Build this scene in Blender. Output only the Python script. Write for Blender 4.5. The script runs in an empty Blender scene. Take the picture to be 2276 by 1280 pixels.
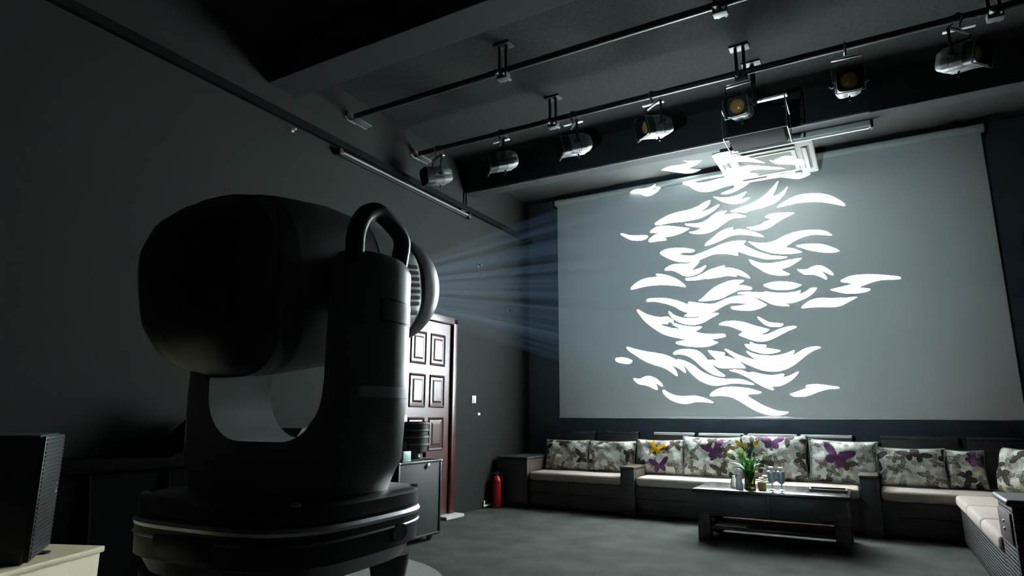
import bpy, bmesh, math, random
from mathutils import Vector, Matrix
from mathutils.geometry import delaunay_2d_cdt

scene = bpy.context.scene
COL = scene.collection
R = math.radians
random.seed(7)

# ------------------------------------------------------------------ camera
def camera_axes(yaw, pitch, roll):
    cy, sy, cp, sp = math.cos(yaw), math.sin(yaw), math.cos(pitch), math.sin(pitch)
    fwd = Vector((-sy*cp, cy*cp, sp)); right = Vector((cy, sy, 0)); up = right.cross(fwd)
    return (right*math.cos(roll)+up*math.sin(roll), up*math.cos(roll)-right*math.sin(roll), fwd)
cam_d = bpy.data.cameras.new('camera'); cam = bpy.data.objects.new('camera', cam_d); COL.objects.link(cam)
cam_d.sensor_width = 36.0; cam_d.lens = 1380/2276*36.0; cam_d.clip_start = .02; cam_d.clip_end = 100
cr, cu, cf = camera_axes(R(29.6), R(11.6), R(.2))
m = Matrix.Identity(4)
for i in range(3):
    m[i][0], m[i][1], m[i][2] = cr[i], cu[i], -cf[i]
m.translation = (0, 0, 1.1)
cam.matrix_world = m
scene.camera = cam

# ------------------------------------------------------------------ world: dark room with a thin theatrical haze
world = bpy.data.worlds.new('world'); scene.world = world; world.use_nodes = True
wn = world.node_tree.nodes; wl = world.node_tree.links
wn['Background'].inputs[0].default_value = (0, 0, 0, 1); wn['Background'].inputs[1].default_value = 0
HAZE_DENSITY = 0.00016
if HAZE_DENSITY > 0:
    vs = wn.new('ShaderNodeVolumeScatter')
    vs.inputs['Color'].default_value = (.42, .68, 1.0, 1); vs.inputs['Density'].default_value = HAZE_DENSITY
    vs.inputs['Anisotropy'].default_value = 0.15
    wl.new(vs.outputs[0], wn['World Output'].inputs['Volume'])

vset = scene.view_settings
vset.view_transform = 'Standard'; vset.look = 'None'; vset.gamma = 1; vset.use_curve_mapping = False
vset.exposure = 0.0
cy = scene.cycles
cy.max_bounces = 8; cy.diffuse_bounces = 5; cy.glossy_bounces = 4; cy.transmission_bounces = 6; cy.transparent_max_bounces = 12
cy.volume_bounces = 0
cy.caustics_reflective = False; cy.caustics_refractive = False
cy.sample_clamp_indirect = 0; cy.sample_clamp_direct = 0
cy.use_denoising = True

# the only lamp that burns: the moving head's own light engine (parented to its head further down)
HEAD_PIVOT = Vector((-.875, .77, 1.325)); BEAM_TARGET = Vector((-1.35, 7.74, 2.55))
BEAM = (BEAM_TARGET-HEAD_PIVOT).normalized()
LIGHT_AT = HEAD_PIVOT+BEAM*.10
spot = bpy.data.lights.new('light_engine', 'SPOT'); spot.energy = 140000; spot.color = (.90, .98, 1.0)
spot.shadow_soft_size = 0.0; spot.spot_size = R(50); spot.spot_blend = .9

# ------------------------------------------------------------------ materials
MAT = {}
def mat(name, col, rough=.6, metal=0, bump=0, scale=60, vary=0, spec=.5, coat=0):
    if name in MAT: return MAT[name]
    m = bpy.data.materials.new(name); m.use_nodes = True; n = m.node_tree.nodes; l = m.node_tree.links
    b = n['Principled BSDF']; b.inputs['Base Color'].default_value = (*col, 1); b.inputs['Roughness'].default_value = rough
    b.inputs['Metallic'].default_value = metal; b.inputs['Specular IOR Level'].default_value = spec
    b.inputs['Coat Weight'].default_value = coat
    if bump or vary:
        tc = n.new('ShaderNodeTexCoord'); nz = n.new('ShaderNodeTexNoise'); nz.inputs['Scale'].default_value = scale
        nz.inputs['Detail'].default_value = 4; l.new(tc.outputs['Object'], nz.inputs['Vector'])
        if bump:
            bp = n.new('ShaderNodeBump'); bp.inputs['Strength'].default_value = bump; bp.inputs['Distance'].default_value = .01
            l.new(nz.outputs['Fac'], bp.inputs['Height']); l.new(bp.outputs[0], b.inputs['Normal'])
        if vary:
            rp = n.new('ShaderNodeValToRGB'); rp.color_ramp.elements[0].position = .3; rp.color_ramp.elements[1].position = .7
            rp.color_ramp.elements[0].color = (*[c*(1-vary) for c in col], 1); rp.color_ramp.elements[1].color = (*[min(1, c*(1+vary)) for c in col], 1)
            l.new(nz.outputs['Fac'], rp.inputs[0]); l.new(rp.outputs[0], b.inputs['Base Color'])
    MAT[name] = m; return m

mat('wall_paint', (.031, .034, .032), .8, bump=.12, scale=90, vary=.08, spec=.06)
mat('back_wall_dark', (.012, .012, .012), .95, spec=0)  # unseen back wall, coloured near black to cut ambient bounce
mat('band_grey', (.55, .57, .56), .5)
mat('screen_wall_hazed', (.10, .125, .155), .8, bump=.1, scale=90)  # wall grey lifted and tinted blue to carry the haze veil
mat('ceiling_paint', (.033, .036, .035), .85, bump=.12, scale=40, vary=.2, spec=.06)
mat('beam_paint', (.040, .044, .046), .8, bump=.1, scale=60, spec=.1)
mat('trunking_shaded', (.008, .009, .009), .8, spec=.05)  # trunking colour deepened so it also carries the shadow band above it
mat('black_plastic', (.012, .012, .013), .42)
mat('shell_shaded', (.07, .075, .073), .4, bump=.03, scale=400)  # body plastic darkened to carry the shade on the head's camera side
mat('projector_black', (.014, .014, .016), .85, spec=.05)
mat('soffit_brightened', (.075, .08, .076), .85, bump=.1, scale=60, spec=.05)  # ceiling colour made paler to brighten the strip beside the flames
mat('body_plastic', (.21, .225, .218), .38, bump=.03, scale=400)
mat('body_dark', (.03, .031, .032), .35)
mat('slot_black', (.004, .004, .004), .8)
mat('rubber', (.012, .012, .012), .7)
mat('silver', (.55, .56, .57), .3, metal=1)
mat('steel_dark', (.12, .12, .12), .4, metal=1)
mat('black_metal', (.02, .02, .02), .45)
mat('lamp_grey', (.13, .138, .138), .5, metal=.25)
mat('white_metal', (.75, .76, .75), .45)
mat('white_plastic', (.80, .80, .77), .45)
mat('ac_plastic', (.20, .20, .185), .9, spec=0)
mat('cream_laminate', (.72, .64, .40), .5)
mat('white_laminate', (.78, .77, .74), .45)
mat('case_black', (.028, .032, .032), .6, bump=.05, scale=200)
mat('cloth_black', (.004, .004, .004), .95, bump=.2, scale=120, spec=.03)
mat('amber_glass', (.62, .34, .10), .15, coat=.6)
mat('fire_red', (.42, .012, .02), .28, coat=.5)
mat('stone_white', (.6, .58, .55), .7, bump=.2, scale=80)
mat('paper_white', (.82, .82, .80), .7)
mat('seat_fabric', (.50, .42, .36), .85, bump=.25, scale=260, vary=.06)
mat('ceramic_white', (.85, .80, .76), .25)
mat('tulip_yellow', (.80, .52, .04), .5, vary=.15, scale=30)
mat('tulip_pale', (.62, .62, .20), .5)
mat('leaf_green', (.16, .42, .06), .45, vary=.25, scale=40)
mat('leaf_dark', (.05, .17, .05), .5, vary=.2, scale=40)
mat('petal_cream', (.88, .82, .62), .6)
mat('pot_ochre', (.55, .40, .12), .5)
mat('pale_green_glass', (.50, .72, .66), .12, coat=.5)

def nodes_of(name):
    m = bpy.data.materials.new(name); m.use_nodes = True; MAT[name] = m
    return m, m.node_tree.nodes, m.node_tree.links, m.node_tree.nodes['Principled BSDF']

def carpet():
    m, n, l, b = nodes_of('carpet'); b.inputs['Roughness'].default_value = .95; b.inputs['Specular IOR Level'].default_value = .15
    tc = n.new('ShaderNodeTexCoord'); a = n.new('ShaderNodeTexNoise'); a.inputs['Scale'].default_value = 3.2; a.inputs['Detail'].default_value = 6
    f = n.new('ShaderNodeTexNoise'); f.inputs['Scale'].default_value = 240; f.inputs['Detail'].default_value = 2
    l.new(tc.outputs['Object'], a.inputs['Vector']); l.new(tc.outputs['Object'], f.inputs['Vector'])
    r1 = n.new('ShaderNodeValToRGB'); r1.color_ramp.elements[0].color = (.060, .066, .058, 1); r1.color_ramp.elements[1].color = (.098, .106, .094, 1)
    r1.color_ramp.elements[0].position = .35; r1.color_ramp.elements[1].position = .68
    l.new(a.outputs['Fac'], r1.inputs[0]); l.new(r1.outputs[0], b.inputs['Base Color'])
    bp = n.new('ShaderNodeBump'); bp.inputs['Strength'].default_value = .7; bp.inputs['Distance'].default_value = .01
    l.new(f.outputs['Fac'], bp.inputs['Height']); l.new(bp.outputs[0], b.inputs['Normal'])
carpet()

def wood(name, c0, c1, rough, axis='X', coat=0.0, scale=3.0, ior=1.5):
    m, n, l, b = nodes_of(name); b.inputs['Roughness'].default_value = rough; b.inputs['Coat Weight'].default_value = coat
    b.inputs['Coat Roughness'].default_value = .2; b.inputs['Coat IOR'].default_value = ior
    tc = n.new('ShaderNodeTexCoord'); mp = n.new('ShaderNodeMapping')
    mp.inputs['Scale'].default_value = {'X': (1, 14, 14), 'Y': (14, 1, 14), 'Z': (14, 14, 1)}[axis]
    nz = n.new('ShaderNodeTexNoise'); nz.inputs['Scale'].default_value = scale; nz.inputs['Detail'].default_value = 6; nz.inputs['Distortion'].default_value = .6
    l.new(tc.outputs['Object'], mp.inputs[0]); l.new(mp.outputs[0], nz.inputs['Vector'])
    r = n.new('ShaderNodeValToRGB'); r.color_ramp.elements[0].color = (*c0, 1); r.color_ramp.elements[1].color = (*c1, 1)
    r.color_ramp.elements[0].position = .3; r.color_ramp.elements[1].position = .7
    l.new(nz.outputs['Fac'], r.inputs[0]); l.new(r.outputs[0], b.inputs['Base Color'])
    bp = n.new('ShaderNodeBump'); bp.inputs['Strength'].default_value = .08; l.new(nz.outputs['Fac'], bp.inputs['Height']); l.new(bp.outputs[0], b.inputs['Normal'])
wood('door_wood', (.055, .009, .008), (.085, .016, .013), .38, 'Z', coat=1.0, ior=1.75)
MAT['door_wood'].node_tree.nodes['Principled BSDF'].inputs['Coat Roughness'].default_value = .34
wood('sofa_wood', (.045, .042, .042), (.075, .066, .062), .5, 'X')
wood('arm_wood', (.06, .043, .032), (.10, .073, .053), .5, 'Y')
wood('table_wood', (.028, .017, .014), (.05, .03, .025), .25, 'X', coat=.4)
wood('shelf_wood', (.08, .037, .027), (.12, .055, .04), .3, 'X', coat=.3)

def wicker(name, c0, c1, s):
    m, n, l, b = nodes_of(name); b.inputs['Roughness'].default_value = .6
    tc = n.new('ShaderNodeTexCoord'); ws = []
    for ax in 'YZ':
        w = n.new('ShaderNodeTexWave'); w.bands_direction = ax; w.inputs['Scale'].default_value = s; w.inputs['Distortion'].default_value = .6
        l.new(tc.outputs['Object'], w.inputs['Vector']); ws.append(w)
    mx = n.new('ShaderNodeMath'); mx.operation = 'MULTIPLY'; l.new(ws[0].outputs['Fac'], mx.inputs[0]); l.new(ws[1].outputs['Fac'], mx.inputs[1])
    r = n.new('ShaderNodeValToRGB'); r.color_ramp.elements[0].color = (*c0, 1); r.color_ramp.elements[1].color = (*c1, 1)
    l.new(mx.outputs[0], r.inputs[0]); l.new(r.outputs[0], b.inputs['Base Color'])
    bp = n.new('ShaderNodeBump'); bp.inputs['Strength'].default_value = .9; bp.inputs['Distance'].default_value = .012
    l.new(mx.outputs[0], bp.inputs['Height']); l.new(bp.outputs[0], b.inputs['Normal'])
wicker('wicker', (.009, .008, .007), (.055, .048, .040), 14)

def screen_fabric():
    m, n, l, b = nodes_of('screen_fabric'); b.inputs['Base Color'].default_value = (.74, .76, .76, 1)
    b.inputs['Roughness'].default_value = .95; b.inputs['Specular IOR Level'].default_value = .05
screen_fabric()

def clear_glass(name, tint, gloss=.12):
    m = bpy.data.materials.new(name); m.use_nodes = True; MAT[name] = m; n = m.node_tree.nodes; l = m.node_tree.links
    n.remove(n['Principled BSDF']); t = n.new('ShaderNodeBsdfTransparent'); t.inputs[0].default_value = (*tint, 1)
    g = n.new('ShaderNodeBsdfGlossy'); g.inputs['Roughness'].default_value = .06; g.inputs[0].default_value = (1, 1, 1, 1)
    fr = n.new('ShaderNodeLayerWeight'); fr.inputs[0].default_value = gloss
    mx = n.new('ShaderNodeMixShader'); l.new(fr.outputs['Fresnel'], mx.inputs[0]); l.new(t.outputs[0], mx.inputs[1]); l.new(g.outputs[0], mx.inputs[2])
    l.new(mx.outputs[0], n['Material Output'].inputs[0])
clear_glass('lens_glass', (.97, .98, 1.0), .05)
clear_glass('vase_glass', (.62, .66, .42), .25)
def milky_glass(name, col, k):
    clear_glass(name, (.86, .89, .93), .45); m = MAT[name]; n = m.node_tree.nodes; l = m.node_tree.links
    d = n.new('ShaderNodeBsdfDiffuse'); d.inputs[0].default_value = (*col, 1); mx = n.new('ShaderNodeMixShader'); mx.inputs[0].default_value = k
    src = n['Material Output'].inputs[0].links[0].from_socket; l.new(src, mx.inputs[1]); l.new(d.outputs[0], mx.inputs[2]); l.new(mx.outputs[0], n['Material Output'].inputs[0])
milky_glass('table_glass', (.80, .84, .92), .4)
clear_glass('gobo_film', (.0019, .0026, .0028), 0.0)

def butterfly(name, seed, accents):
    """white cotton printed with butterflies: wings drawn from ellipses round scattered cell centres,
    accents = (u, v, size, turn, colour): large coloured butterflies of this cushion's print"""
    m, n, l, b = nodes_of(name); b.inputs['Roughness'].default_value = .8; b.inputs['Specular IOR Level'].default_value = .2
    tc = n.new('ShaderNodeTexCoord'); mp = n.new('ShaderNodeMapping'); mp.inputs['Location'].default_value = (seed*3.7, seed*1.3, 0)
    l.new(tc.outputs['UV'], mp.inputs[0])
    def math_(op, a, c=None):
        k = n.new('ShaderNodeMath'); k.operation = op
        for i, v in enumerate((a, c)):
            if v is None: continue
            if isinstance(v, (int, float)): k.inputs[i].default_value = v
            else: l.new(v, k.inputs[i])
        return k.outputs[0]
    def vmath(op, a, c=None, scale=None):
        k = n.new('ShaderNodeVectorMath'); k.operation = op
        for i, v in enumerate((a, c)):
            if v is None: continue
            if isinstance(v, tuple): k.inputs[i].default_value = v
            else: l.new(v, k.inputs[i])
        if scale is not None: k.inputs['Scale'].default_value = scale
        return k.outputs[0]
    wob = n.new('ShaderNodeTexNoise'); wob.inputs['Scale'].default_value = 22; l.new(mp.outputs[0], wob.inputs['Vector'])
    wobble = vmath('SCALE', vmath('SUBTRACT', wob.outputs['Color'], (.5, .5, .5)), None, .035)
    def wings(vec, angle):
        ro = n.new('ShaderNodeVectorRotate'); ro.rotation_type = 'Z_AXIS'; l.new(vec, ro.inputs['Vector'])
        if isinstance(angle, (int, float)): ro.inputs['Angle'].default_value = angle
        else: l.new(angle, ro.inputs['Angle'])
        xy = n.new('ShaderNodeSeparateXYZ'); l.new(ro.outputs[0], xy.inputs[0])
        x = math_('ABSOLUTE', xy.outputs[0]); y = xy.outputs[1]
        def ell(cx, cy_, rx, ry, sh):
            u = math_('SUBTRACT', x, cx); v = math_('SUBTRACT', math_('SUBTRACT', y, cy_), math_('MULTIPLY', u, sh))
            return math_('ADD', math_('POWER', math_('ABSOLUTE', math_('DIVIDE', u, rx)), 2), math_('POWER', math_('ABSOLUTE', math_('DIVIDE', v, ry)), 2))
        e = math_('MINIMUM', ell(.23, .12, .24, .15, .62), ell(.14, -.15, .14, .14, -.25))
        return math_('LESS_THAN', e, 1.0), math_('LESS_THAN', e, .6)
    def cells(scale, off, rnd):
        vo = n.new('ShaderNodeTexVoronoi'); vo.voronoi_dimensions = '2D'; vo.inputs['Scale'].default_value = scale; vo.inputs['Randomness'].default_value = rnd
        p = vmath('ADD', vmath('ADD', mp.outputs[0], (off, off*.7, 0)), wobble); l.new(p, vo.inputs['Vector'])
        sp = n.new('ShaderNodeSeparateColor'); l.new(vo.outputs['Color'], sp.inputs[0])
        ins, core = wings(vmath('SCALE', vmath('SUBTRACT', p, vo.outputs['Position']), None, scale*.92), math_('MULTIPLY', sp.outputs[0], 6.283))
        return ins, core, sp.outputs[1], sp.outputs[2]
    def mix(fac, a, c):
        k = n.new('ShaderNodeMix'); k.data_type = 'RGBA'; l.new(fac, k.inputs['Factor'])
        for s_, v in (('A', a), ('B', c)):
            if isinstance(v, tuple): k.inputs[s_].default_value = (*v, 1)
            else: l.new(v, k.inputs[s_])
        return k.outputs['Result']
    big = n.new('ShaderNodeTexNoise'); big.inputs['Scale'].default_value = 4.5; big.inputs['Detail'].default_value = 5; l.new(mp.outputs[0], big.inputs['Vector'])
    r0 = n.new('ShaderNodeValToRGB'); r0.color_ramp.elements[0].position = .47; r0.color_ramp.elements[1].position = .62
    r0.color_ramp.elements[0].color = (.74, .75, .67, 1); r0.color_ramp.elements[1].color = (.44, .47, .42, 1); l.new(big.outputs['Fac'], r0.inputs[0])
    cur = r0.outputs[0]
    vein = n.new('ShaderNodeTexNoise'); vein.inputs['Scale'].default_value = 34; vein.inputs['Detail'].default_value = 4; l.new(mp.outputs[0], vein.inputs['Vector'])
    vr = n.new('ShaderNodeValToRGB'); vr.color_ramp.elements[0].position = .45; vr.color_ramp.elements[1].position = .58; l.new(vein.outputs['Fac'], vr.inputs[0])
    for scale, off, rnd, cols, pale, keep in ((2.5, 8.1, .8, [(.42, .41, .36), (.36, .36, .31), (.46, .45, .40), (.38, .36, .30)], (.58, .58, .51), .95),
                                              (3.2, .0, .8, [(.14, .13, .115), (.22, .23, .20), (.11, .10, .09), (.17, .15, .13)], (.42, .41, .36), .80),
                                              (2.3, 4.3, .8, [(.035, .028, .027), (.055, .045, .045), (.07, .052, .042), (.045, .036, .036)], (.11, .09, .085), .52)):
        ins, core, c1, c2 = cells(scale, off, rnd)
        rp = n.new('ShaderNodeValToRGB'); rp.color_ramp.interpolation = 'CONSTANT'; el = rp.color_ramp.elements
        el[0].position = 0; el[0].color = (*cols[0], 1); el[1].position = .3; el[1].color = (*cols[1], 1)
        for p_, cc in ((.55, cols[2]), (.8, cols[3])):
            q = el.new(p_); q.color = (*cc, 1)
        l.new(c1, rp.inputs[0])
        cur = mix(math_('MULTIPLY', ins, math_('LESS_THAN', c2, keep)), cur, mix(math_('MULTIPLY', core, vr.outputs[0]), rp.outputs[0], pale))
    for (u, v, size, turn, col) in accents:
        ins, core = wings(vmath('SCALE', vmath('SUBTRACT', vmath('ADD', tc.outputs['UV'], wobble), (u, v, 0)), None, 1/size), R(turn))
        cur = mix(ins, cur, mix(math_('MULTIPLY', core, math_('MULTIPLY', vr.outputs[0], .35)), col, tuple(min(1, c*2.2) for c in col)))
    l.new(cur, b.inputs['Base Color'])
    wv = n.new('ShaderNodeTexNoise'); wv.inputs['Scale'].default_value = 3.5; l.new(mp.outputs[0], wv.inputs['Vector'])
    bp = n.new('ShaderNodeBump'); bp.inputs['Strength'].default_value = .6; bp.inputs['Distance'].default_value = .05
    l.new(wv.outputs['Fac'], bp.inputs['Height']); l.new(bp.outputs[0], b.inputs['Normal'])
    return m

# ------------------------------------------------------------------ mesh helpers
def BM(): return bmesh.new()
def xf(vs, M):
    for v in vs: v.co = M @ v.co
def box(bm, x0, x1, y0, y1, z0, z1, bev=0.0, seg=2, M=None):
    r = bmesh.ops.create_cube(bm, size=1); vs = r['verts']
    for v in vs: v.co = Vector(((x0+x1)/2+v.co.x*(x1-x0), (y0+y1)/2+v.co.y*(y1-y0), (z0+z1)/2+v.co.z*(z1-z0)))
    if bev > 0:
        es = list({e for v in vs for e in v.link_edges})
        rr = bmesh.ops.bevel(bm, geom=es, offset=bev, segments=seg, profile=.5, affect='EDGES')
        vs = list({v for f in rr['faces'] for v in f.verts} | {v for v in vs if v.is_valid})
    if M is not None: xf(vs, M)
    return bm
def cyl(bm, p0, p1, r0, r1=None, n=16, cap=True):
    p0, p1 = Vector(p0), Vector(p1); r1 = r0 if r1 is None else r1
    d = p1-p0; q = d.to_track_quat('Z', 'Y').to_matrix()
    a = [bm.verts.new(p0+q @ Vector((r0*math.cos(2*math.pi*i/n), r0*math.sin(2*math.pi*i/n), 0))) for i in range(n)]
    b = [bm.verts.new(p1+q @ Vector((r1*math.cos(2*math.pi*i/n), r1*math.sin(2*math.pi*i/n), 0))) for i in range(n)]
    for i in range(n): bm.faces.new((a[i], a[(i+1) % n], b[(i+1) % n], b[i]))
    if cap: bm.faces.new(a[::-1]); bm.faces.new(b)
    return bm
def tube(bm, pts, r, n=10):
    pts = [Vector(p) for p in pts]; rings = []
    rs = r if isinstance(r, (list, tuple)) else [r]*len(pts)
    ref = None
    for i, p in enumerate(pts):
        t = (pts[min(i+1, len(pts)-1)]-pts[max(i-1, 0)]).normalized()
        if ref is None: ref = t.orthogonal().normalized()
        u = (ref-t*ref.dot(t)).normalized(); ref = u; w = t.cross(u)
        rings.append([bm.verts.new(p+(u*math.cos(2*math.pi*k/n)+w*math.sin(2*math.pi*k/n))*rs[i]) for k in range(n)])
    for a, b in zip(rings, rings[1:]):
        for k in range(n): bm.faces.new((a[k], a[(k+1) % n], b[(k+1) % n], b[k]))
    bm.faces.new(rings[0][::-1]); bm.faces.new(rings[-1])
    return bm
def lathe(bm, prof, n=24, M=None, cap=True):
    """prof: (radius, height) from bottom to top about local z"""
    rings = []
    for r, z in prof: rings.append([bm.verts.new((r*math.cos(2*math.pi*k/n), r*math.sin(2*math.pi*k/n), z)) for k in range(n)])
    for a, b in zip(rings, rings[1:]):
        for k in range(n): bm.faces.new((a[k], a[(k+1) % n], b[(k+1) % n], b[k]))
    if cap: bm.faces.new(rings[0][::-1]); bm.faces.new(rings[-1])
    if M is not None: xf([v for r in rings for v in r], M)
    return bm
def loft(bm, secs, n=48, cap=True):
    """secs: (y, half_w, half_h, exponent, zoff) superellipses across the y axis"""
    rings = []
    for y, hw, hh, ex, zo in secs:
        ring = []
        for k in range(n):
            t = 2*math.pi*k/n; c, s = math.cos(t), math.sin(t)
            ring.append(bm.verts.new((hw*math.copysign(abs(c)**(2/ex), c), y, zo+hh*math.copysign(abs(s)**(2/ex), s))))
        rings.append(ring)
    for a, b in zip(rings, rings[1:]):
        for k in range(n): bm.faces.new((a[k], b[k], b[(k+1) % n], a[(k+1) % n]))
    if cap: bm.faces.new(rings[0]); bm.faces.new(rings[-1][::-1])
    return bm
def prism(bm, pts, d, M=None):
    """closed polygon pts (list of Vector) swept by vector d"""
    d = Vector(d); a = [bm.verts.new(Vector(p)) for p in pts]; b = [bm.verts.new(Vector(p)+d) for p in pts]; n = len(a)
    bm.faces.new(a[::-1]); bm.faces.new(b)
    for i in range(n): bm.faces.new((a[i], a[(i+1) % n], b[(i+1) % n], b[i]))
    if M is not None: xf(a+b, M)
    return bm
def O(name, bm, m, parent=None, smooth=True, M=None, angle=35):
    bmesh.ops.recalc_face_normals(bm, faces=bm.faces)
    if M is not None: xf(bm.verts, M)
    me = bpy.data.meshes.new(name); bm.to_mesh(me); bm.free()
    if smooth:
        me.polygons.foreach_set('use_smooth', [True]*len(me.polygons)); me.set_sharp_from_angle(angle=R(angle))
    o = bpy.data.objects.new(name, me); COL.objects.link(o)
    me.materials.append(MAT[m] if isinstance(m, str) else m)
    if parent is not None: o.parent = parent
    return o
def tag(o, label=None, cat=None, group=None, kind=None):
    if label: o['label'] = label
    if cat: o['category'] = cat
    if group: o['group'] = group
    if kind: o['kind'] = kind
    return o
def thing(name, label, cat, loc=(0, 0, 0), rz=0, group=None):
    o = bpy.data.objects.new(name, None); COL.objects.link(o); o.empty_display_size = .05
    o.location = loc; o.rotation_euler = (0, 0, rz)
    return tag(o, label, cat, group)
def dup(src, parent=None):
    c = src.copy(); COL.objects.link(c)
    if parent is not None: c.parent = parent
    for ch in [k for k in bpy.data.objects if k.parent == src]: dup(ch, c)
    return c
def struct(name, bm, m, label=None, smooth=False):
    return tag(O(name, bm, m, None, smooth), label, None, None, 'structure')

# ------------------------------------------------------------------ the room
XL, YW, XR, YB, ZC = -4.2, 7.9, 2.6, -3.2, 4.22
struct('floor', box(BM(), XL-.1, XR+.1, YB-.1, YW+.1, -.1, 0), 'carpet')
struct('ceiling', box(BM(), XL-.1, XR+.1, YB-.1, YW+.1, ZC, ZC+.1), 'ceiling_paint')
struct('wall_left', box(BM(), XL-.1, XL, YB-.1, YW+.1, 0, ZC), 'wall_paint')
struct('wall_front', box(BM(), XL, XR, YW, YW+.1, 0, ZC), 'screen_wall_hazed')
struct('wall_right', box(BM(), XR, XR+.1, YB-.1, YW+.1, 0, ZC), 'wall_paint')
struct('wall_back', box(BM(), XL, XR, YB-.1, YB, 0, ZC), 'back_wall_dark')
struct('trim_1', box(BM(), XL, XR, 6.2, 6.37, 3.84, ZC, .006), 'beam_paint', 'plastered ceiling beam in front of the projection screen')
struct('trim_4', box(BM(), XL, XR, 6.37, YW, ZC-.012, ZC), 'soffit_brightened', 'ceiling strip coloured paler to look brighter, between the front beam and the screen wall')
struct('trim_2', box(BM(), XL, XR, 3.17, 3.47, 3.87, ZC, .006), 'beam_paint', 'plastered ceiling beam above the moving head, nearer the camera')
struct('trim_3', box(BM(), XL, XL+.05, YB, YW, 3.605, 3.675, .004), 'trunking_shaded', 'long cable trunking running along the left wall')
struct('baseboard_left', box(BM(), XL, XL+.012, 6.05, YW, 0, .07, .003), 'wall_paint')

# door in the left wall
door = O('door_1', box(BM(), XL-.002, XL+.012, 5.09, 5.93, .02, 2.13), 'door_wood', smooth=False); tag(door, 'dark red glossy panelled wooden door', kind='structure')
fr = BM(); box(fr, XL, XL+.05, 5.00, 5.08, 0, 2.21, .008); box(fr, XL, XL+.05, 5.94, 6.02, 0, 2.21, .008); box(fr, XL, XL+.05, 5.00, 6.02, 2.14, 2.22, .008)
O('door_frame', fr, 'door_wood', door)
def door_panel(y0, y1, z0, z1):
    ou = [(y0, z0), (y1, z0), (y1, z1), (y0, z1)]
    bm = BM(); hs = []
    for ins, x in ((0, .012), (.012, .026), (.030, .014), (.055, .016), (.075, .026)):
        hs.append([bm.verts.new((XL+x, y0+ins if i in (0, 3) else y1-ins, z0+ins if i in (0, 1) else z1-ins)) for i in range(4)])
    for a, b in zip(hs, hs[1:]):
        for i in range(4): bm.faces.new((a[i], a[(i+1) % 4], b[(i+1) % 4], b[i]))
    bm.faces.new(hs[-1])
    O('door_panel', bm, 'door_wood', door, smooth=False)
for z0, z1 in ((1.64, 2.0), (1.18, 1.54), (.72, 1.08), (.26, .62)):
    door_panel(5.19, 5.47, z0, z1); door_panel(5.54, 5.82, z0, z1)
hd = BM(); cyl(hd, (XL+.012, 5.15, 1.02), (XL+.06, 5.15, 1.02), .012, n=12); cyl(hd, (XL+.055, 5.15, 1.02), (XL+.055, 5.26, 1.02), .010, n=10); box(hd, XL+.012, XL+.02, 5.13, 5.17, .93, 1.1, .003)
O('door_handle', hd, 'silver', door)
sl = BM(); box(sl, XL, XL+.16, 5.72, 6.06, .0, .035, .008)
tag(O('door_sill', sl, 'stone_white'), 'pale stone block at the foot of the red door', 'sill')

# small wall fittings
def wall_plate(name, y, z, w, h, label, cat, keys):
    t = thing(name, label, cat, (XL, y, z)); O('plate', box(BM(), 0, .012, -w/2, w/2, -h/2, h/2, .004), 'white_plastic', t)
    for k in keys: O('rocker', box(BM(), .010, .018, k-.02, k+.02, -.03, .03, .003), 'white_plastic', t)
wall_plate('light_switch', 6.45, 1.29, .09, .09, 'white light switch on the left wall beside the door', 'switch', (0,))
wall_plate('wall_button', 6.57, 1.116, .05, .03, 'small white button plate below the light switch', 'button', ())
def hook(y, z, label, name='wall_hook', m='steel_dark', r=.018):
    t = thing(name, label, 'hook', (XL, y, z)); lathe_bm = lathe(BM(), [(r*1.6, 0), (r*1.6, .006), (r*.6, .012), (r*.6, .03), (r, .036), (r*.8, .05)], 14, Matrix.Rotation(R(90), 4, 'Y'))
    O('knob', lathe_bm, m, t)
hook(6.515, 2.985, 'small grey wall knob above the light switch'); hook(7.295, 2.51, 'small dark wall knob near the corner behind the sofa')
hook(3.46, 3.555, 'tiny white wall stud just under the cable trunking', 'wall_stud', 'white_plastic', .012)
pb = BM(); tube(pb, [(XL+.03, 6.66, .03), (XL+.03, 6.9, .03)], .012); tube(pb, [(XL+.03, 6.68, .03), (XL+.03, 6.68, .09)], .010)
tag(O('floor_pipe', pb, 'white_metal'), 'short pale pipe along the foot of the left wall', 'pipe')

# tube batten under the trunking and the cable dropping from the beam
t = thing('tube_batten', 'long thin tube light batten mounted on the left wall below the trunking', 'tube light', (XL, 0, 3.555))
O('housing', box(BM(), 0, .03, 3.97, 6.25, -.03, .03, .006), 'beam_paint', t)
O('tube', cyl(BM(), (.045, 4.02, 0), (.045, 6.2, 0), .014, n=12), 'lamp_grey', t)
for y in (4.0, 6.22): O('end_cap', box(BM(), .0, .062, y-.025, y+.025, -.034, .034, .006), 'black_plastic', t)
cb = BM(); tube(cb, [(XL+.03, 6.17, 3.86), (XL+.03, 6.17, 3.64), (XL+.03, 6.15, 3.60), (XL+.03, 6.05, 3.585)], .014)
tag(O('drop_cable', cb, 'rubber'), 'short black cable dropping from the beam to the wall trunking', 'cable')
cb = BM(); tube(cb, [(XL+.03, 6.185, 3.845), (-2, 6.185, 3.845), (.25, 6.185, 3.845)], .013)
tag(O('beam_cable', cb, 'lamp_grey'), 'grey conduit along the lower edge of the front ceiling beam', 'conduit')

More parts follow.
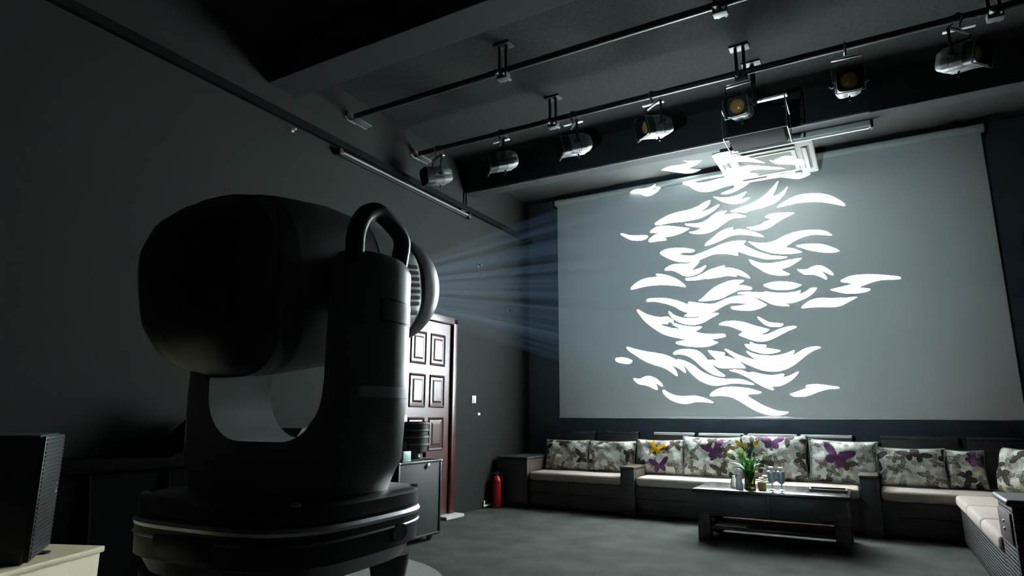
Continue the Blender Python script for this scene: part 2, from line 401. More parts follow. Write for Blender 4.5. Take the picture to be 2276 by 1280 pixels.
# white batten under the beam
t = thing('led_batten', 'slim white light batten under the beam above the air conditioner', 'light batten', (-.34, 6.40, 3.815))
O('housing', box(BM(), -.62, .60, -.03, .03, -.028, .03, .006), 'white_metal', t)
O('diffuser', cyl(BM(), (-.60, 0, -.03), (.58, 0, -.03), .018, n=12), 'white_plastic', t)
O('end_cap', box(BM(), .595, .62, -.034, .034, -.05, .034, .004), 'black_plastic', t)
O('end_cap', box(BM(), -.64, -.615, -.034, .034, -.05, .034, .004), 'black_plastic', t)

# ------------------------------------------------------------------ projection screen
SX0, SX1, SZ0, SZ1, SY = -3.65, 1.29, 1.07, 4.06, 7.74
t = thing('projection_screen', 'large white pull-down projection screen lit with flame shapes', 'screen', ((SX0+SX1)/2, SY, SZ0))
hw = (SX1-SX0)/2
O('fabric', box(BM(), -hw, hw, 0, .004, .02, SZ1-SZ0), 'screen_fabric', t, smooth=False)
O('bottom_bar', cyl(BM(), (-hw, .002, .012), (hw, .002, .012), .014, n=12), 'screen_fabric', t)
O('roller_case', cyl(BM(), (-hw-.04, .03, SZ1-SZ0+.045), (hw+.04, .03, SZ1-SZ0+.045), .05, n=20), 'white_metal', t)
for s in (-1, 1): O('bracket', box(BM(), s*(hw+.045)-.012, s*(hw+.045)+.012, -.03, .155, SZ1-SZ0-.02, SZ1-SZ0+.11, .004), 'beam_paint', t)

# ------------------------------------------------------------------ ceiling cassette air conditioner
AX0, AX1, AY0, AY1, AZ = -1.235, -.25, 6.56, 7.55, 3.85
t = thing('air_conditioner', 'white ceiling cassette air conditioner in front of the screen top', 'air conditioner', ((AX0+AX1)/2, (AY0+AY1)/2, AZ))
w, d = (AX1-AX0)/2, (AY1-AY0)/2
O('body', box(BM(), -w+.07, w-.07, -d+.07, d-.07, .04, ZC-AZ-.014, .01), 'black_metal', t)
pn = BM()
def ring_rect(bm, a, b, c, e, z0, z1):  # frame with outer a,b and inner c,e half sizes
    o1 = [bm.verts.new((x, y, z0)) for x, y in ((-a, -b), (a, -b), (a, b), (-a, b))]; i1 = [bm.verts.new((x, y, z0)) for x, y in ((-c, -e), (c, -e), (c, e), (-c, e))]
    o2 = [bm.verts.new((x, y, z1)) for x, y in ((-a, -b), (a, -b), (a, b), (-a, b))]; i2 = [bm.verts.new((x, y, z1)) for x, y in ((-c, -e), (c, -e), (c, e), (-c, e))]
    for k in range(4):
        j = (k+1) % 4
        bm.faces.new((o1[k], o1[j], i1[j], i1[k])); bm.faces.new((o2[k], i2[k], i2[j], o2[j])); bm.faces.new((o1[k], o2[k], o2[j], o1[j])); bm.faces.new((i1[k], i1[j], i2[j], i2[k]))
    return bm
box(pn, -w, w, -d, d, 0, .05, .018, 3)
O('panel', pn, 'ac_plastic', t)
O('grille_frame', ring_rect(BM(), .31, .31, .27, .27, -.012, .002), 'ac_plastic', t, smooth=False)
for k in range(26):
    y = -.262+k*.021
    O('grille_slat', box(BM(), -.27, .27, y-.004, y+.004, -.007, .001), 'ac_plastic', t, smooth=False)
for a in range(4):
    Mr = Matrix.Rotation(a*math.pi/2, 4, 'Z'); q = d-.09
    O('vent_slot', box(BM(), -.32, .32, q-.04, q+.035, -.004, .004, M=Mr), 'slot_black', t, smooth=False)
    O('louver', box(BM(), -.315, .315, -.022, .022, -.004, .004, .003, M=Mr @ Matrix.Translation((0, q-.008, -.010)) @ Matrix.Rotation(R(-14), 4, 'X')), 'ac_plastic', t)

# ------------------------------------------------------------------ lighting rails
def hanger(t, x, n_top):
    h = ZC-n_top
    br = BM()
    for s in (-1, 1): box(br, x+s*.032-.012, x+s*.032+.012, -.02, .02, -.05, h-.01, .003)
    O('hanger_bar', br, 'black_metal', t)
    O('ceiling_plate', box(BM(), x-.08, x+.08, -.05, .05, h-.012, h, .003), 'black_metal', t)
    cl = BM(); cyl(cl, (x-.02, -.09, -.045), (x-.02, .07, -.045), .022, n=12); cyl(cl, (x+.03, -.07, -.06), (x+.03, .07, -.06), .012, n=8); box(cl, x-.05, x+.05, -.035, .035, -.085, -.03, .005)
    O('clamp', cl, 'lamp_grey', t)
def rail(y, z, x1, hs, label):
    t = thing('lighting_rail', label, 'lighting rail', (0, y, z), group='ceiling lighting rails')
    O('pipe', cyl(BM(), (XL+.06, 0, 0), (x1, 0, 0), .028, n=14), 'black_metal', t)
    hs_ = [hanger(t, x, z) for x in hs]
    wb = BM(); box(wb, XL, XL+.012, -.06, .06, -.05, .05, .003); box(wb, XL, XL+.10, -.012, .20, -.035, -.02, .003); box(wb, XL+.0, XL+.012, -.09, .22, -.04, -.015, .003)
    O('wall_bracket', wb, 'lamp_grey', t)
    return t
rail(4.15, 3.98, 2.2, (-2.45, -.66), 'black pipe rail across the ceiling with no lamps on it')
rail(5.17, 3.98, 2.2, (-2.47, -.69, 1.05), 'black pipe rail carrying the seven stage spotlights')

# ------------------------------------------------------------------ stage spotlights: built once, copied
def spotlight():
    t = thing('stage_spotlight', '', 'spotlight', group='stage spotlights on the far rail')
    # local origin at the pipe; lamp points to -y and slightly down
    ck = BM(); tube(ck, [(0, .034, -.02), (0, .040, .01), (0, .02, .034), (0, -.015, .034), (0, -.036, .012), (0, -.034, -.03), (0, -.01, -.055)], .009, 8); cyl(ck, (0, -.01, -.05), (0, -.01, -.09), .008, n=8)
    c = O('clamp', ck, 'lamp_grey', t)
    O('clamp_screw', cyl(BM(), (-.0, .034, -.02), (.0, .075, -.03), .006, n=8), 'silver', c)
    O('mount_plate', box(BM(), -.10, .10, -.028, .008, -.098, -.088, .003), 'white_metal', t)
    yk = BM()
    box(yk, -.112, -.107, -.012, .012, -.33, -.10, .002); box(yk, .107, .112, -.012, .012, -.33, -.10, .002); box(yk, -.112, .112, -.012, .012, -.106, -.099, .002)
    O('yoke', yk, 'black_metal', t)
    for s in (-1, 1): O('tilt_knob', lathe(BM(), [(.022, 0), (.022, .012), (.012, .016), (.012, .028)], 10, Matrix.Translation((s*.112, 0, -.315)) @ Matrix.Rotation(s*R(90), 4, 'Y')), 'black_plastic', t)
    Mt = Matrix.Translation((0, 0, -.315)) @ Matrix.Rotation(R(14), 4, 'X')
    hb = BM(); rings = []
    for y, r_, lobe in ((-.06, .090, .0), (-.052, .094, .10), (.100, .094, .10), (.118, .084, .08), (.158, .070, .0), (.168, .050, .0)):
        ring = []
        for k in range(72):   # ribbed shell: convex panels with grooves between them, on a squarish section
            a = 2*math.pi*k/72; c_, s_ = math.cos(a), math.sin(a); sq = 1/((abs(c_)**4+abs(s_)**4)**.25)
            rr = r_*(.94+.06*sq**2)*(1-lobe*(1-abs(math.sin(4*a+.4))**.45))
            ring.append(hb.verts.new((rr*sq*.98*c_, y, rr*sq*.98*s_)))
        rings.append(ring)
    for r0_, r1_ in zip(rings, rings[1:]):
        for k in range(72): hb.faces.new((r0_[k], r1_[k], r1_[(k+1) % 72], r0_[(k+1) % 72]))
    hb.faces.new(rings[0]); hb.faces.new(rings[-1][::-1])
    b = O('housing', hb, 'lamp_grey', t, M=Mt)
    for s in (-1, 1): O('side_knob', lathe(BM(), [(.010, 0), (.010, .012), (.006, .016)], 10, Mt @ Matrix.Translation((s*.090, -.01, .0)) @ Matrix.Rotation(s*R(90), 4, 'Y')), 'black_plastic', b)
    O('seam', loft(BM(), [(.028, .1005, .1005, 4, 0), (.036, .1005, .1005, 4, 0)], 32, False), 'black_metal', b, M=Mt)
    O('front_hood', loft(BM(), [(-.06, .090, .090, 5, 0), (-.155, .094, .094, 5, 0), (-.155, .086, .086, 5, 0), (-.07, .082, .082, 5, 0)], 32, False), 'black_metal', t, M=Mt)
    O('hood_back', loft(BM(), [(-.075, .085, .085, 5, 0), (-.07, .085, .085, 5, 0)], 32), 'black_metal', t, M=Mt)
    ln = BM(); lathe(ln, [(.062*math.cos(a), .030*math.sin(a)) for a in [k*math.pi/2/7 for k in range(7)]]+[(.004, .03)], 24, Matrix.Translation((0, -.085, 0)) @ Matrix.Rotation(R(90), 4, 'X'))
    O('lens', ln, 'amber_glass', t, M=Mt)
    gf = BM(); box(gf, -.10, .10, -.150, -.143, -.104, -.096, .002); box(gf, -.104, -.096, -.150, -.143, -.10, .06, .002); box(gf, .096, .104, -.150, -.143, -.10, .06, .002)
    O('gel_frame', gf, 'lamp_grey', t, M=Mt)
    O('focus_knob', cyl(BM(), (0, .02, -.095), (0, .02, -.135), .007, n=8), 'black_plastic', t, M=Mt)
    O('top_knob', cyl(BM(), (0, .06, .095), (0, .06, .12), .01, n=8), 'black_plastic', t, M=Mt)
    return t
SPOTS = [(-3.89, -28, 'dark ribbed stage spotlight nearest the left wall, at the rail end'),
         (-3.07, -48, 'ribbed grey stage spotlight second from the left wall'),
         (-2.255, -50, 'ribbed grey stage spotlight third from the left wall, right of a rail hanger'),
         (-1.46, -38, 'ribbed stage spotlight with faint lens between the hanger and the video projector'),
         (-.72, -6, 'stage spotlight showing a bright amber lens, in front of the video projector'),
         (.095, 4, 'stage spotlight with a dim amber lens, just right of the video projector'),
         (.83, 48, 'stage spotlight farthest right on the rail, mostly in shadow')]
proto = spotlight()
for i, (x, a, lab) in enumerate(SPOTS):
    o = proto if i == 0 else dup(proto)
    o.location = (x, 5.17, 3.98); o.rotation_euler = (0, 0, R(a)); o['label'] = lab
    for ch in o.children:
        if ch.name.startswith('mount_plate'): ch.rotation_euler = (0, 0, R(-a))   # the plate stays parallel to the rail

# hanging video projector
t = thing('video_projector', 'black video projector hanging from the ceiling behind the amber lensed spotlight', 'projector', (-.64, 5.52, 3.50))
O('body', box(BM(), -.235, .235, -.17, .17, 0, .20, .02, 3), 'projector_black', t)
O('bottom_plate', box(BM(), -.225, .225, -.16, .16, -.008, .004, .003), 'projector_black', t)
O('lens_barrel', lathe(BM(), [(.05, 0), (.05, .03), (.038, .035), (.036, .0)], 20, Matrix.Translation((.12, .17, .1)) @ Matrix.Rotation(R(-90), 4, 'X')), 'black_plastic', t)
cg = BM()
for x in (-.26, .26): tube(cg, [(x, -.19, -.012), (x, -.19, .26)], .005, 6); tube(cg, [(x, .19, -.012), (x, .19, .26)], .005, 6); tube(cg, [(x, -.19, -.012), (x, .19, -.012)], .005, 6)
for y in (-.19, .19): tube(cg, [(-.26, y, -.012), (.26, y, -.012)], .005, 6)
tube(cg, [(-.26, 0, .26), (.26, 0, .26)], .008, 6); tube(cg, [(-.26, -.19, .26), (-.26, .19, .26)], .006, 6); tube(cg, [(.26, -.19, .26), (.26, .19, .26)], .006, 6)
O('cage', cg, 'lamp_grey', t)
O('ceiling_pole', cyl(BM(), (0, 0, .2), (0, 0, ZC-3.5), .022, n=14), 'black_metal', t)
O('mount_plate', box(BM(), .02, .27, -.05, .0, .34, .355, .003), 'white_metal', t)
O('ceiling_plate', box(BM(), -.08, .08, -.08, .08, ZC-3.5-.012, ZC-3.5, .003), 'black_metal', t)

# ------------------------------------------------------------------ moving head projector on its round table
TZ = .83
PITCH = math.asin(BEAM.z); PAN = math.atan2(-BEAM.x, BEAM.y)
mh = thing('moving_head_light', 'large dark moving head light with handle, projecting flames at the screen', 'moving head', (HEAD_PIVOT.x, HEAD_PIVOT.y, TZ), PAN)
UPZ = Matrix.Rotation(R(90), 4, 'X')
PV = HEAD_PIVOT.z-TZ
def zloft(secs, n=64): # (z, hx, hy, ex)
    return loft(BM(), [(z, hx, hy, ex, 0) for z, hx, hy, ex in secs], n)
base = O('base', zloft([(.034, .1488, .1488, 3), (.038, .1750, .1706, 3.2), (.060, .1855, .1794, 3.4), (.063, .1943, .1872, 3.4), (.108, .1969, .1899, 3.4), (.114, .1925, .1855, 3.4)]), 'body_dark', mh, M=UPZ)
O('rim', zloft([(.107, .1979, .1909, 3.4), (.112, .1991, .1921, 3.4), (.117, .1960, .1890, 3.4), (.119, .1890, .1820, 3.4)]), 'silver', base, M=UPZ)
O('trim_line', zloft([(.092, .1956, .1886, 3.4), (.0945, .1986, .1916, 3.4), (.097, .1956, .1886, 3.4)]), 'silver', base, M=UPZ)
O('top_plate', zloft([(.118, .1837, .1750, 4), (.121, .1908, .1820, 4), (.141, .1908, .1820, 4), (.147, .1820, .1733, 4)]), 'body_dark', base, M=UPZ)
for sx, sy in ((1, 1), (1, -1), (-1, 1), (-1, -1)):
    O('foot', lathe(BM(), [(.022, -.025), (.026, -.021), (.034, .02), (.036, .035)], 20, Matrix.Translation((sx*.128, sy*.120, 0))), 'rubber', mh)
    O('plate_screw', lathe(BM(), [(.007, 0), (.007, .003), (.004, .005)], 10, Matrix.Translation((sx*.160, sy*.143, .145))), 'silver', mh)
# oval carrying recesses at the base sides
for s in (-1, 1):
    O('carry_slot', loft(BM(), [(0, .020, .013, 2, 0), (.006, .020, .013, 2, 0)], 24), 'slot_black', base, M=Matrix.Translation((s*.1935, .05, .085)) @ Matrix.Rotation(-s*R(90), 4, 'Z'))
O('display', box(BM(), -.06, .06, -.195, -.187, .070, .10, .003), 'black_plastic', base)
# yoke: one U in the x-z plane swept along y
def arc(cx, cz, r, a0, a1, n=10): return [(cx+r*math.cos(R(a0+(a1-a0)*i/n)), cz+r*math.sin(R(a0+(a1-a0)*i/n))) for i in range(n+1)]
AT = .545
outl = [(-.165, .147), (.165, .147), (.208, .20), (.216, .30)]+arc(.180, AT-.045, .036, 0, 90)+arc(.168, AT-.045, .038, 90, 180)
outl += [(.130, .32)]+arc(.045, .31, .083, 0, -90)[1:]+arc(-.045, .31, .083, -90, -180)
outl += [(-.130, .32)]+arc(-.168, AT-.045, .038, 0, 90)+arc(-.180, AT-.045, .036, 90, 180)+[(-.216, .30), (-.208, .20)]
yb = BM(); D_ = .070; NS = 28; slices = []
for k in range(NS+1):
    t_ = -math.pi/2+math.pi*k/NS; y = D_*math.sin(t_); c = .50+.50*math.cos(t_)
    slices.append([yb.verts.new((math.copysign(min(abs(x), .128)+max(0, abs(x)-.128)*(c if z > .17 else .5+.5*c), x), y, z-(.018*(1-c) if z > AT-.03 else 0))) for x, z in outl])
n_ = len(outl)
yb.faces.new(slices[0]); yb.faces.new(slices[-1][::-1])
for a_, b_ in zip(slices, slices[1:]):
    for i in range(n_): yb.faces.new((a_[i], a_[(i+1) % n_], b_[(i+1) % n_], b_[i]))
yoke = O('yoke', yb, 'body_plastic', mh, angle=40)
for s in (-1, 1):
    hb = BM()
    path = [(-.060, AT-.035), (-.062, AT+.01), (-.048, AT+.045), (-.022, AT+.064), (.0, AT+.066), (.030, AT+.056), (.054, AT+.044), (.064, AT+.028), (.060, AT-.0), (.050, AT-.04)]
    def cr_spline(ps, k=4):
        out = []
        for i in range(len(ps)-1):
            p0, p1, p2, p3 = ps[max(i-1, 0)], ps[i], ps[i+1], ps[min(i+2, len(ps)-1)]
            for j in range(k):
                t_ = j/k
                out.append(tuple(.5*((2*p1[c])+(-p0[c]+p2[c])*t_+(2*p0[c]-5*p1[c]+4*p2[c]-p3[c])*t_*t_+(-p0[c]+3*p1[c]-3*p2[c]+p3[c])*t_**3) for c in range(2)))
        return out+[ps[-1]]
    tube(hb, [(s*.170, y, z) for y, z in cr_spline(path)], .0155, 12)
    O('carry_handle', hb, 'body_dark', yoke)
    def wrap(z0, z1, a0, a1, off):   # a thin plate following the rounded outer side of the arm
        bm = BM(); k_ = 12; rows = []
        for q_ in range(k_+1):
            t_ = R(a0+(a1-a0)*q_/k_); c = .50+.50*math.cos(t_)
            rows.append([bm.verts.new((s*(.128+.0865*c+o_), D_*math.sin(t_), z_)) for o_, z_ in ((off, z0), (off, z1), (-.004, z1), (-.004, z0))])
        for p_, q_ in zip(rows, rows[1:]):
            for e_ in range(4): bm.faces.new((p_[e_], p_[(e_+1) % 4], q_[(e_+1) % 4], q_[e_]))
        bm.faces.new(rows[0]); bm.faces.new(rows[-1][::-1]); return bm
    O('arm_panel', wrap(  .416, .454, -35, 40, .0022), 'body_dark', yoke)
    O('arm_panel_cover', wrap(.419, .451, -32, 37, .0034), 'body_plastic', yoke)
    O('arm_band', wrap(.297, .314, -62, 62, .0026), 'band_grey', yoke)
    O('tilt_bearing', lathe(BM(), [(.05, 0), (.05, .02)], 24, Matrix.Translation((s*.132 if s > 0 else -.132, 0, PV)) @ Matrix.Rotation(-s*R(90), 4, 'Y')), 'body_dark', yoke)
# head
HM = Matrix.Translation((0, 0, PV)) @ Matrix.Rotation(PITCH, 4, 'X')
HS = [(-.17, .121, .142, 3.0, 0), (-.10, .1235, .148, 3.0, .002), (0, .1235, .147, 2.9, .002), (.08, .121, .138, 2.7, 0), (.14, .119, .129, 2.5, 0), (.20, .115, .121, 2.3, 0), (.225, .111, .113, 2.1, 0)]
hbm = loft(BM(), HS[:4], 64, False)
head = O('head', hbm, 'shell_shaded', mh, M=HM)
O('lit_front_shell', loft(BM(), [(.08, .1218, .139, 2.7, 0)]+HS[4:], 64, False), 'body_plastic', head, M=HM)  # front of the same shell, split off lighter for its screen-lit tone
O('rear_cover', loft(BM(), [(-.245, .085, .070, 3.5, 0), (-.240, .098, .085, 3.4, 0), (-.222, .111, .112, 3.2, 0), (-.195, .118, .130, 3.1, 0), (-.165, .1215, .141, 3.0, 0), (-.125, .1232, .1465, 3.0, .0015)], 64), 'black_plastic', head, M=HM)
YAX = HM @ Matrix.Rotation(R(-90), 4, 'X')   # lathe z -> head +y
O('lens_ring', lathe(BM(), [(.111, .220), (.117, .227), (.1185, .252), (.115, .276), (.106, .297), (.098, .302), (.093, .297), (.091, .27), (.091, .152)], 64, YAX, cap=False), 'body_plastic', head)
O('ring_seam', lathe(BM(), [(.1128, .219), (.1128, .224)], 64, YAX, cap=False), 'slot_black', head)
O('bulkhead', lathe(BM(), [(.036, .156), (.12, .156), (.12, .150), (.036, .150), (.036, .156)], 48, YAX, cap=False), 'slot_black', head)
O('lens', lathe(BM(), [(.091, .272), (.070, .278), (.04, .282), (.004, .283)], 48, YAX, cap=False), 'lens_glass', head)
def head_x(y, z):
    for s0, s1 in zip(HS, HS[1:]):
        if s0[0] <= y <= s1[0]:
            k = (y-s0[0])/(s1[0]-s0[0]); hw, hh, ex = (s0[i]+(s1[i]-s0[i])*k for i in (1, 2, 3))
            return hw*max(0, 1-(abs(z)/hh)**ex)**(1/ex)
for s in (-1, 1):
    vp = BM()
    grid = [[vp.verts.new((s*(head_x(y, z)+.0022), y, z)) for z in [-.062+.124*j/12 for j in range(13)]] for y in [.125+.092*i/6 for i in range(7)]]
    for i in range(6):
        for j in range(12): vp.faces.new((grid[i][j], grid[i+1][j], grid[i+1][j+1], grid[i][j+1]))
    pnl = O('vent_panel', vp, 'body_plastic', head, M=HM)
    sm = pnl.modifiers.new('thickness', 'SOLIDIFY'); sm.thickness = .003
    for k in range(7):
        z = -.040+k*.0125
        sb_ = BM(); vs_ = []
        for y in (.150, .165, .180, .192, .205): vs_.append([sb_.verts.new((s*(head_x(y, zz)+.0032), y, zz)) for zz in (z-.0036, z+.0036)])
        for p_, q_ in zip(vs_, vs_[1:]): sb_.faces.new((p_[0], q_[0], q_[1], p_[1]))
        o = O('vent_slot', sb_, 'slot_black', head, smooth=False, M=HM); sm = o.modifiers.new('thickness', 'SOLIDIFY'); sm.thickness = .002
lt = bpy.data.objects.new('light_engine', spot); COL.objects.link(lt); lt.parent = head
lt.matrix_local = HM @ Matrix.Translation((0, .10, 0)) @ Matrix.Rotation(R(90), 4, 'X')
